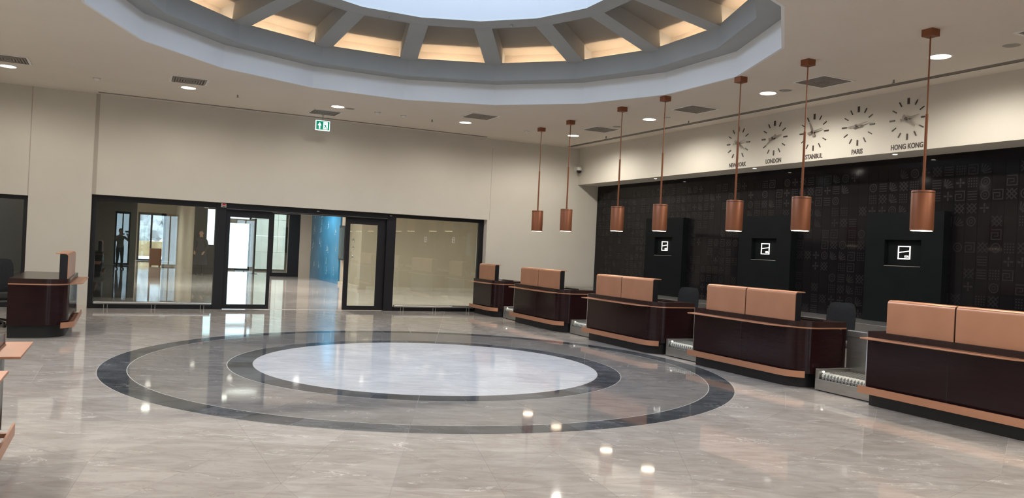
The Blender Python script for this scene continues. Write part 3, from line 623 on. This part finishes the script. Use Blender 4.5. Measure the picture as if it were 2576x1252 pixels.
# soffit spots
SO = [(15.4, 'small soffit spotlight above the first lit logo'), (12.06, 'small soffit spotlight above the second lit logo'), (8.86, 'small soffit spotlight above the nearest lit logo'), (5.6, 'small soffit spotlight outside the right edge')]
o0 = empty('soffit_spotlight', (11.2, SO[0][0], ZS), SO[0][1], 'spotlight', 'small spotlights under the bulkhead')
MB().lathe([(.034, 0), (.036, -.006), (.048, -.008), (.050, 0)], n=20).build('trim_ring', M['trim'], o0); MB().cyl((0, 0), .034, -.004, -.0005, 20).build('lens', M['lits'], o0); lamp(o0, -.02, SOFF_W, 100, (1, .9, .76), .03, .6)
for y, l in SO[1:]: copy_tree(o0, (11.16, y, ZS), l)

# ================================================================== DARK TILED WALL
def motif_boxes(kind):
    B = []
    def bb(u0, v0, u1, v1): B.append([(u0, v0), (u1, v0), (u1, v1), (u0, v1)])
    w = .07
    if kind == 'spiral':
        bb(-.40, .33, .40, .40); bb(.33, -.33, .40, .33); bb(-.40, -.40, .40, -.33); bb(-.40, -.33, -.33, .16); bb(-.33, .10, .16, .16); bb(.10, -.16, .16, .10); bb(-.16, -.16, .10, -.10)
    elif kind == 'ring':
        for r0, r1 in ((.30, .38), (.12, .17)):
            for i in range(12):
                a, c = 2*PI*i/12, 2*PI*(i+1)/12; B.append([(r0*math.cos(a), r0*math.sin(a)), (r1*math.cos(a), r1*math.sin(a)), (r1*math.cos(c), r1*math.sin(c)), (r0*math.cos(c), r0*math.sin(c))])
    elif kind == 'lattice':
        for s in (-1, 1):
            for d in (-.36, 0, .36):
                L = .42-abs(d)*.5; cx, cy = d/2, -s*d/2; n = .035*.707
                B.append([(cx-L*.9-n, cy-s*L*.9+s*n), (cx-L*.9+n, cy-s*L*.9-s*n), (cx+L*.9+n, cy+s*L*.9-s*n), (cx+L*.9-n, cy+s*L*.9+s*n)])
    elif kind == 'dots':
        for i in range(4):
            for j in range(4): bb(-.37+.21*i, -.37+.21*j, -.27+.21*i, -.27+.21*j)
    elif kind == 'fan':
        for i in range(5):
            a = math.radians(8+18.5*i); c, s = math.cos(a), math.sin(a); n = .032
            B.append([(-.38+.18*c+n*s, -.38+.18*s-n*c), (-.38+.80*c+n*s*1.6, -.38+.80*s-n*c*1.6), (-.38+.80*c-n*s*1.6, -.38+.80*s+n*c*1.6), (-.38+.18*c-n*s, -.38+.18*s+n*c)])
    elif kind == 'flower':
        bb(-.07, -.36, .07, -.12); bb(-.07, .12, .07, .36); bb(-.36, -.07, -.12, .07); bb(.12, -.07, .36, .07); bb(-.07, -.07, .07, .07)
    elif kind == 'bars':
        for i in range(4): bb(-.38, -.36+.21*i, .38, -.29+.21*i)
    return B
TS = .20
def tile_geo(kind, b, y, z):
    h = TS/2-.0015; x = XW
    b.box(x, x+.02, y-h, y+h, z-h, z+h, 0)
    for q in motif_boxes(kind):
        pts = [(y-u*TS*.98, z+v*TS*.98) for u, v in q]; n = len(pts)
        ar = sum(pts[i][0]*pts[(i+1) % n][1]-pts[(i+1) % n][0]*pts[i][1] for i in range(n))
        if ar > 0: pts = pts[::-1]
        b.add([(x, a, c) for a, c in pts]+[(x-.0016, a, c) for a, c in pts], [(4, 5, 6, 7), (0, 1, 5, 4), (1, 2, 6, 5), (2, 3, 7, 6), (3, 0, 4, 7)], 1)
wr = bpy.data.objects['wall_right']
SLABS = [(15.32, 'x'), (12.02, 'x'), (8.87, 'x'), (5.65, 'x')]
random.seed(21); kinds = ['spiral', 'ring', 'lattice', 'dots', 'fan', 'flower', 'bars']; protos = {}; far = MB(); cnt = 0; cells = []
for i in range(70):
    y = 4.72+TS*i+.1
    if y > YB-.05: break
    for j in range(14):
        z = .72+TS*j+.1
        if z+.1 > ZS+.02: continue
        if any(abs(y-s) < .60 for s, _ in SLABS) and z < 2.4: continue
        blk = (i//5+j//4) % 3
        k = kinds[(i*3+j*5+(i*j) % 4) % 7] if (random.random() < (.80 if blk != 1 else .40)) else 'plain'
        cells.append((y, z, k))
cells.sort(key=lambda c: (c[0] < 6.9, c[0]))
for n, (y, z, k) in enumerate(cells):
    if n < 300:
        if k not in protos:
            b = MB(); tile_geo(k, b, 0, 0); o = b.build('wall_tile', [M['tileblk'], M['motif']], wr); protos[k] = o.data; o.location = (0, y, z)
        else:
            o = bpy.data.objects.new('wall_tile', protos[k]); C.objects.link(o); o.parent = wr; o.location = (0, y, z)
    else: tile_geo(k, far, y, z)
tag(far.build('wall_tile_field', [M['tileblk'], M['motif']], wr), kind='stuff')
# matt black slabs with a lit logo
def slab(y, label, first=False):
    o = empty('logo_panel', (XW, y, 0), label, 'panel', 'matt black logo panels on the dark wall'); h = .72; x0, x1 = -.16, -.004; zt = 2.575
    ny, z0, z1 = .34, 1.69, 2.12
    b = MB(); b.box(x0, x1, -h, -ny, .745, zt); b.box(x0, x1, ny, h, .745, zt); b.box(x0, x1, -ny, ny, .745, z0); b.box(x0, x1, -ny, ny, z1, zt); b.build('board', M['blackmat'], o)
    MB().box(x0+.07, x0+.08, -ny, ny, z0, z1).build('niche_screen', M['blackmat'], o)
    MB().box(x0-.001, x0+.006, -ny, ny, z0-.008, z0).build('niche_edge', M['slot_edge'], o)
    lg = MB(); X0, X1 = x0+.045, x0+.055; a, c, lo, hi, t = -.115, .115, 1.80, 2.02, .016
    # faces -X: picture-left is +Y
    lg.box(X0, X1, c-t, c, lo, hi); lg.box(X0, X1, a, a+t, lo, hi); lg.box(X0, X1, a+t, c-t, hi-t, hi); lg.box(X0, X1, a+t, c-t, lo, lo+t)
    q = [(c-t, 1.905), (a+t, 1.930), (a+t, 1.944), (c-t, 1.919)]
    lg.add([(X0, u, v) for u, v in q]+[(X1, u, v) for u, v in q], [(3, 2, 1, 0), (4, 5, 6, 7), (0, 1, 5, 4), (1, 2, 6, 5), (2, 3, 7, 6), (3, 0, 4, 7)])
    lg.build('logo_mark', M['logo'], o)
    text('iGA', .052, o, (X0, -.052, 1.830), (PI/2, 0, -PI/2), M['logo'], .95, .001, .002)
    return o
s0 = slab(SLABS[0][0], 'matt black panel with lit logo, farthest left of the three on the dark wall')
copy_tree(s0, (XW, SLABS[1][0], 0), 'matt black panel with lit logo, middle one between the fifth and sixth pendants'); copy_tree(s0, (XW, SLABS[2][0], 0), 'matt black panel with lit logo, nearest one at right'); copy_tree(s0, (XW, SLABS[3][0], 0), 'matt black panel with lit logo, outside the right edge')
# steel casing of the baggage belt along the dark wall
o = empty('belt_casing', (10.6, 2.0, 0), 'long brushed steel belt casing running under the dark wall', 'casing')
MB().box(0, .985, 0, 16.5, .0, .74).build('casing_panel', M['steel'], o, bevel=.004); MB().box(-.012, 0, 0, 16.5, .56, .58).build('lip', M['slot'], o)
for k in range(1, 9): MB().box(-.003, 0, 2*k-.004, 2*k+.004, .58, .73).build('joint', M['slot'], o)

# ================================================================== CHECK-IN DESKS
def outline(ins, L, r=.30, ry=.34, uw=.78, nend=.0, n=10, near=None):
    """plan of a desk: u = into the staff side, v = along the row, rounded at the near front corner"""
    v0 = (near if near is not None else ins); pts = [(ins, L-ins*.2), (ins, v0+ry)]
    for i in range(1, n+1):
        t = PI/2*i/n; pts.append((ins+r*(1-math.cos(t)), v0+ry*(1-math.sin(t))))
    pts += [(uw, v0), (uw, L-ins*.2)]
    return pts
def desk(s, x, y, L, label, group, screens, seams, cut=None):
    o = empty('check_in_desk', (x, y, 0), label, 'desk', group)
    T = lambda pts: [(s*u, v) for u, v in pts]
    MB().prism(T(outline(.05, L, near=.12)), 0, .215).build('plinth', M['plinth'], o, smooth=True)
    MB().prism(T(outline(0, L)), .20, .795).build('body', M['wood'], o, smooth=True)
    for v in seams: MB().box(*sorted((s*-.0012, s*.004)), v-.003, v+.003, .20, .795).build('seam', M['plinth'], o)
    MB().prism(T(outline(-.006, L+.002)), .795, .812).build('copper_line', M['copper'], o, smooth=True)
    MB().prism(T(outline(0, L)), .812, .885).build('worktop', M['top'], o, smooth=True)
    MB().box(*sorted((s*-.006, s*.012)), L-.001, L+.012, .20, .885).build('steel_edge', M['chrome'], o)
    # copper shelf standing off the front
    sh = [(-.17, L-.02), (-.17, .62), (-.165, .48), (-.14, .38), (-.09, .29), (-.0, .22), (.0, L-.02)]
    if cut:
        MB().prism(T([(-.17, L+.1), (-.17, cut[1]), (0, cut[1]), (0, L+.1)]), .798, .814).build('shelf', M['copper'], o, bevel=.003)
        sh[0] = (-.17, cut[0]); sh[-1] = (.0, cut[0])
    MB().prism(T(sh), .798, .814).build('shelf', M['copper'], o, bevel=.003)
    # kick rail on brackets
    P_in, P_out = [], []
    for k in range(0, 9):
        t = PI/2*k/12; P_out.append((-.085+.34*(1-math.cos(t)), .34-.36*math.sin(t)))
    for k in range(8, -1, -1):
        t = PI/2*k/12; P_in.append((-.070+.33*(1-math.cos(t)), .34-.345*math.sin(t)))
    rl = [(-.085, L+.05)]+P_out+P_in+[(-.070, L+.05)]
    rr = MB().prism(T(rl), .150, .235).build('kick_rail', M['copper'], o, smooth=True)
    nb = max(3, int(L/.30))
    for k in range(nb):
        v = .34+(L-.38)*k/(nb-1); MB().box(*sorted((s*-.070, s*.05)), v-.02, v+.02, .155, .185).build('bracket', M['copper'], rr)
    # screens
    for v0, v1 in screens:
        pr = [(.03, .885), (.03, 1.225)]+[(.075-.045*math.cos(PI/2*k/5), 1.225+.045*math.sin(PI/2*k/5)) for k in range(1, 6)]+[(.21, 1.27), (.21, 1.258), (.078, 1.258)]+[(.078-.036*math.sin(PI/2*k/5), 1.222+.036*math.cos(PI/2*k/5)) for k in range(1, 6)]+[(.042, .885)]
        n = len(pr); b = MB(); fs = [tuple(range(n))[::-1] if s > 0 else tuple(range(n)), tuple(range(n, 2*n)) if s > 0 else tuple(range(n, 2*n))[::-1]]
        for i in range(n):
            q = (i, (i+1) % n, n+(i+1) % n, n+i); fs.append(q if s > 0 else q[::-1])
        b.add([(s*u, v0, z) for u, z in pr]+[(s*u, v1, z) for u, z in pr], fs); b.build('screen_panel', M['copper'], o, smooth=True)
    a, c = screens[0][0], screens[-1][1]
    MB().box(*sorted((s*.043, s*.15)), a+.004, c-.004, .885, 1.257).build('screen_core', M['black'], o)
    return o
GR_R = 'check-in desks of the right row'
two = [(.20, 1.125), (1.145, 1.98)]
dk = desk(1, 8.0, 4.40, 2.2, 'nearest check-in desk of the right row, cut by the right edge', GR_R, two, [1.17])
copy_tree(dk, (8.0, 7.60, 0), 'second nearest check-in desk of the right row, under the sixth pendant')
copy_tree(dk, (8.0, 10.78, 0), 'middle check-in desk of the right row, below the first lit logo')
copy_tree(dk, (8.0, 13.98, 0), 'second farthest check-in desk of the right row, with two copper screens')
desk(1, 8.0, 17.18, 1.36, 'farthest short check-in desk with a single copper screen by the glazing', GR_R, [(.20, 1.12)], [])
copy_tree(dk, (8.0, 1.2, 0), 'check-in desk of the right row outside the view')
GR_L = 'check-in desks of the left row'
dl = desk(-1, -.75, 13.55, 2.25, 'check-in desk standing alone at the far left, seen from its side', GR_L, two, [1.17])
desk(-1, -.75, 4.40, 2.2, 'near left check-in desk of which only the far end shows at the left edge', GR_L, two, [1.17], (.96, 1.53))

# weigh belts between the desks
def weigh(x, y, w, label, depth=.56, group='baggage weigh belts between the right desks'):
    o = empty('weigh_belt', (x, y, 0), label, 'conveyor', group)
    MB().box(0, .02, 0, w, .012, .155).box(.02, depth, 0, w, .012, .14).build('front_skirt', M['steel'], o, bevel=.004)
    MB().box(.03, depth, .0, .02, 0, .012).build('foot', M['plinth'], o)
    g = MB().box(.0, depth, w-.06, w, .155, .285).build('side_guard', M['steel'], o, bevel=.006)
    MB().tube((.08, w-.06, .245), (.08, w-.072, .245), .014, 12).build('indicator', M['logo'], g)
    bl = MB(); n = 14; pr = []
    for k in range(n+1): t = PI*k/n; pr.append((.09-.065*math.sin(t), .165+.045*(1-math.cos(t)) - .0))
    pr = [(.09-.06*math.sin(PI*k/10), .195-.045*math.cos(PI*k/10)) for k in range(11)]
    pts = pr+[(depth-.05, .24), (depth-.05, .15)]
    m = len(pts); bl.add([(u, .03, z) for u, z in pts]+[(u, w-.08, z) for u, z in pts], [tuple(range(m)), tuple(range(m, 2*m))[::-1]]+[(i, (i+1) % m, m+(i+1) % m, m+i)[::-1] for i in range(m)])
    bl.build('belt', M['belt'], o)
    pd = MB(); a = .052
    nu, nv = int((depth-.12)/a), int((w-.12)/(a*1.0))
    for i in range(-1, nu):
        for j in range(nv):
            cu = .10+a*i+a/2; cv = .04+a*(j+.5+(.5 if i % 2 else 0)); h = a*.86
            if cv+h*.6 > w-.08: continue
            z = .2402
            if i >= 0:
                q = [(cu-h*1.02, cv), (cu, cv-h*.56), (cu+h*1.02, cv), (cu, cv+h*.56)]
                qq = [(cu-h*.85, cv), (cu, cv-h*.46), (cu+h*.85, cv), (cu, cv+h*.46)]
                pd.add([(u, v, z) for u, v in q]+[(u, v, z+.009) for u, v in qq], [(4, 5, 6, 7), (0, 1, 5, 4), (1, 2, 6, 5), (2, 3, 7, 6), (3, 0, 4, 7)])
    for zz in (.165, .205):
        for j in range(nv):
            cv = .04+a*(j+.5+(.5 if zz > .2 else 0)); h = a*.8
            if cv+h*.6 > w-.08: continue
            uu = .028 if zz < .2 else .035
            q = [(uu, cv-h*.56, zz), (uu, cv, zz-.028), (uu, cv+h*.56, zz), (uu+.01, cv, zz+.028)]; qq = [(p[0]-.006, cv+(p[1]-cv)*.8, zz+(p[2]-zz)*.8) for p in q]
            pd.add(q+qq, [(4, 5, 6, 7), (0, 1, 5, 4), (1, 2, 6, 5), (2, 3, 7, 6), (3, 0, 4, 7)])
    tag(pd.build('tread', M['beltpad'], o), kind='stuff')
    bk = MB().box(depth, depth+.03, 0, w, .155, .79).build('back_plate', M['steel'], o, bevel=.004)
    MB().box(depth-.012, depth+.06, 0, w, .70, .79).build('roll_edge', M['steel'], bk, bevel=.01)
    return o
wb = weigh(8.2, 6.66, .90, 'steel weigh belt between the two nearest right desks')
for y, l in ((9.86, 'steel weigh belt between the middle and second nearest right desks'), (13.05, 'steel weigh belt left of the middle right desk'), (16.25, 'steel weigh belt beside the farthest short desk'), (3.45, 'steel weigh belt outside the right edge of the view')): copy_tree(wb, (8.2, y, 0), l)
fl = MB().box(8.192, 8.199, 6.72, 6.86, .05, .11).build('sticker', M['red'], None); bpy.data.objects.remove(fl)

# things on the desks
def keyboard(x, y, label):
    o = empty('keypad', (x, y, .885), label, 'keyboard', 'black keypads on the worktops')
    MB().box(-.07, .07, -.20, .20, 0, .018).build('case', M['plastic'], o, bevel=.004); b = MB()
    for i in range(4):
        for j in range(12): b.box(-.06+.03*i, -.036+.03*i, -.19+.032*j, -.165+.032*j, .018, .022)
    tag(b.build('keys', M['screen'], o), kind='stuff')
    pts = [(-.04, .20, .01), (-.08, .27, .03), (-.03, .34, .035), (.04, .32, .012)]
    b = MB()
    for a, c in zip(pts, pts[1:]): b.tube(a, c, .006, 8)
    b.build('cable', M['trim'], o); return o
k0 = keyboard(8.42, 7.93, 'black keypad with white cable on the second nearest right desk')
copy_tree(k0, (8.42, 11.15, .885), 'black keypad with white cable on the middle right desk'); copy_tree(k0, (8.42, 14.35, .885), 'black keypad with white cable on the second farthest right desk'); copy_tree(k0, (8.42, 17.45, .885), 'black keypad with white cable on the farthest short desk')

# office chairs
def chair(x, y, rz, label, tilt=.12):
    o = empty('office_chair', (x, y, 0), label, 'chair', 'charcoal office chairs behind the desks', rz)
    def pad(name, w, h, t, at, rot, curve):
        b = MB(); n = 12; m_ = 10; vs = []
        for side in (1, -1):
            for i in range(n+1):
                for j in range(m_+1):
                    u = 2*i/n-1; v = 2*j/m_-1; k = 1-.10*v*v*v*v if name == 'seat' else 1-.16*max(0, v)**3
                    e = (1-abs(u)**6)*(1-abs(v)**6)
                    xx = u*w/2*k*(1-.05*abs(v)**8); yy = v*h/2*(1-.06*abs(u)**4)
                    vs.append((xx, curve*(1-u*u)+side*t/2*(.25+.75*e), yy))
        N = (n+1)*(m_+1); fs = []
        for i in range(n):
            for j in range(m_):
                a = i*(m_+1)+j; q = (a, a+1, a+m_+2, a+m_+1); fs.append(q); fs.append(tuple(N+k for k in q[::-1]))
        for i in range(n):
            for j in (0, m_): a = i*(m_+1)+j; c = a+m_+1; fs.append((a, c, N+c, N+a) if j == 0 else (c, a, N+a, N+c))
        for j in range(m_):
            for i in (0, n): a = i*(m_+1)+j; c = a+1; fs.append((c, a, N+a, N+c) if i == 0 else (a, c, N+c, N+a))
        b.add(vs, fs); p = b.build(name, M['fabric'], o, smooth=True); p.location = at; p.rotation_euler = rot; return p
    pad('backrest', .46, .56, .05, (0, .24, .82), (-tilt, 0, 0), .03)
    pad('seat', .48, .46, .08, (0, 0, .47), (PI/2, 0, 0), 0)
    MB().tube((0, .20, .43), (0, .29, .62), .02, 10).build('back_bar', M['plastic'], o); MB().cyl((0, 0), .03, .10, .43, 14).build('gas_post', M['plastic'], o, smooth=True)
    for k in range(5):
        t = 2*PI*k/5; lg = MB().tube((0, 0, .12), (.28*math.cos(t), .28*math.sin(t), .07), .018, 10).build('base_leg', M['plastic'], o)
        MB().tube((.28*math.cos(t)-.02*math.sin(t), .28*math.sin(t)+.02*math.cos(t), .028), (.28*math.cos(t)+.02*math.sin(t), .28*math.sin(t)-.02*math.cos(t), .028), .028, 12).build('castor', M['plastic'], lg)
    return o
c0 = chair(9.42, 8.42, math.radians(-78), 'charcoal office chair behind the second nearest right desk')
copy_tree(c0, (9.40, 11.95, 0), 'charcoal office chair turned away behind the middle right desk', rz=math.radians(-72))
copy_tree(c0, (9.35, 15.02, 0), 'charcoal office chair behind the second farthest right desk', rz=math.radians(-80))
copy_tree(c0, (-1.86, 15.3, 0), 'charcoal office chair behind the far left desk', rz=math.radians(12))

# ================================================================== PEOPLE
def person(name, loc, rz, label, pose, top, tall=1.78):
    """one skinned surface; pose gives the arm joints (shoulder, elbow, wrist) in body space, facing +Y"""
    V = []; E = []; Rr = []
    def v(p, r): V.append(p); Rr.append(r); return len(V)-1
    def chain(i, pts):
        for p, r in pts: j = v(p, r); E.append((i, j)); i = j
        return i
    pel = v((0, 0, .95), (.155, .11))
    belly = chain(pel, [((0, .01, 1.08), (.145, .11)), ((0, .0, 1.25), (.165, .12)), ((0, -.01, 1.40), (.165, .11))])
    neck = chain(belly, [((0, -.005, 1.50), (.065, .06)), ((0, .01, 1.57), (.055, .055))])
    chain(neck, [((0, .025, 1.64), (.072, .085)), ((0, .02, 1.72), (.074, .092)), ((0, .01, 1.77), (.045, .055))])
    hands = []
    for s_, (sh, el, wr) in zip((-1, 1), pose['arms']):
        a = chain(belly, [(sh, (.062, .062)), (el, (.045, .045)), (wr, (.028, .030))])
        d = (Vector(wr)-Vector(el)).normalized(); side = Vector((s_, 0, 0))
        palm = chain(a, [(tuple(Vector(wr)+d*.06), (.036, .018))])
        for k in range(4):
            off = side*(-.027+.018*k); base = Vector(wr)+d*.09+off; l = (.055, .065, .06, .048)[k]
            chain(palm, [(tuple(base), (.0095, .0095)), (tuple(base+d*l*.5+Vector((0, 0, -.006))), (.0085, .0085)), (tuple(base+d*l+Vector((0, 0, -.02))), (.007, .007))])
        chain(palm, [(tuple(Vector(wr)+d*.05-side*.045), (.011, .011)), (tuple(Vector(wr)+d*.09-side*.06), (.009, .009))])
    for s_, lg in zip((-1, 1), pose['legs']):
        hip = chain(pel, [((s_*.09, 0, .86), (.092, .095))])
        k_ = chain(hip, [(lg[0], (.060, .065)), (lg[1], (.038, .042))])
        chain(k_, [((lg[1][0], lg[1][1]+.03, .045), (.040, .036)), ((lg[1][0]+s_*.015, lg[1][1]+.17, .03), (.042, .025))])
    me = bpy.data.meshes.new(name); me.from_pydata(V, E, []); o = bpy.data.objects.new(name, me); C.objects.link(o)
    sk = o.modifiers.new('skin', 'SKIN'); sk.use_smooth_shade = True
    for i, r in enumerate(Rr): me.skin_vertices[0].data[i].radius = r
    me.skin_vertices[0].data[pel].use_root = True
    sb = o.modifiers.new('sub', 'SUBSURF'); sb.levels = 2; sb.render_levels = 2
    dg = bpy.context.evaluated_depsgraph_get(); dg.update(); m2 = bpy.data.meshes.new_from_object(o.evaluated_get(dg))
    o.modifiers.clear(); o.data = m2; m2.materials.clear()
    for mm in (top, M['trouser'], M['skin'], M['plastic']): m2.materials.append(mm)
    wrs = [Vector(a[2]) for a in pose['arms']]
    for p in m2.polygons:
        c = p.center; mi = 0
        if c.z < .96 and abs(c.x) < .24 and not any((c-w).length < .17 for w in wrs): mi = 1
        if c.z < .085: mi = 3
        if c.z > 1.525 and abs(c.x) < .13 and c.y < .16: mi = 2
        if any((c-w).length < .20 and (c-w).dot((w-Vector(a[1])).normalized()) > -.005 for w, a in zip(wrs, pose['arms'])): mi = 2
        p.material_index = mi; p.use_smooth = True
    o.location = loc; o.rotation_euler.z = rz; o.scale = (tall/1.80,)*3; tag(o, label, 'person')
    # hair and face
    b = MB()
    for i in range(0, 9):
        pass
    hb = bmesh.new(); bmesh.ops.create_uvsphere(hb, u_segments=20, v_segments=12, radius=1)
    for q in list(hb.verts):
        if q.co.z < -.15 or (q.co.y > .45 and q.co.z < .45): hb.verts.remove(q)
    for q in hb.verts: q.co = Vector((q.co.x*.084, q.co.y*.104+.012, q.co.z*.095+1.715))
    hm = bpy.data.meshes.new('hair'); hb.to_mesh(hm); hb.free(); hm.materials.append(M['hair']); ho = bpy.data.objects.new('hair', hm); C.objects.link(ho); ho.parent = o
    sd = ho.modifiers.new('thick', 'SOLIDIFY'); sd.thickness = .012
    for s_ in (-1, 1):
        MB().lathe([(0, .007), (.009, .004), (.011, 0), (.009, -.004), (0, -.007)], n=10).build('eye', M['screen'], o, loc=(s_*.03, .106, 1.685))
        MB().lathe([(0, .028), (.012, .018), (.016, 0), (.010, -.022), (0, -.028)], n=10).build('ear', M['skin'], o, loc=(s_*.078, .012, 1.68))
    MB().add([(0, .108, 1.69), (-.016, .104, 1.650), (.016, .104, 1.650), (0, .130, 1.655)], [(0, 1, 3), (0, 3, 2), (1, 2, 3), (0, 2, 1)]).build('nose', M['skin'], o)
    MB().box(-.022, .022, .098, .108, 1.615, 1.624).build('mouth', M['red'], o)
    return o
# person behind the viewer, holding up the phone; shows as a reflection in the glass
person('person', (-.26, -.50, 0), -YAW, 'person in grey top and dark trousers holding up a phone, reflected in left glass pane',
       {'arms': (((-.20, 0, 1.42), (-.28, .18, 1.24), (-.120, .37, 1.50)), ((.20, 0, 1.42), (.30, .20, 1.24), (.145, .37, 1.50))), 'legs': (((-.10, .01, .48), (-.12, -.02, .09)), ((.10, .01, .48), (.14, -.04, .09)))}, M['shirt'], 1.76)
ph = empty('smartphone', tuple(Vector((0, 0, HC-.012))-F*.022), 'black smartphone held up by the reflected person', 'phone', None, -YAW)
MB().box(-.077, .077, -.008, .0, -.037, .037).build('case', M['plastic'], ph, bevel=.004); MB().box(-.070, .070, -.0085, -.008, -.033, .033).build('display', M['screen'], ph)
# dark figure by the far portal
person('person', (2.74, 34.75, 0), math.radians(150), 'person in long dark coat standing before the far foyer portal',
       {'arms': (((-.20, 0, 1.42), (-.27, -.02, 1.14), (-.20, .12, .95)), ((.20, 0, 1.42), (.27, -.02, 1.14), (.20, .12, .95))), 'legs': (((-.09, .02, .48), (-.10, 0, .09)), ((.09, .02, .48), (.11, -.02, .09)))}, M['jacket'], 1.84)
pp = [x for x in bpy.data.objects if x.name.startswith('person')][-1]
MB().lathe([(.17, 1.12), (.20, .95), (.22, .70), (.26, .42), (.255, .42), (.16, 1.10)], n=24).build('coat_skirt', M['jacket'], pp, smooth=True)
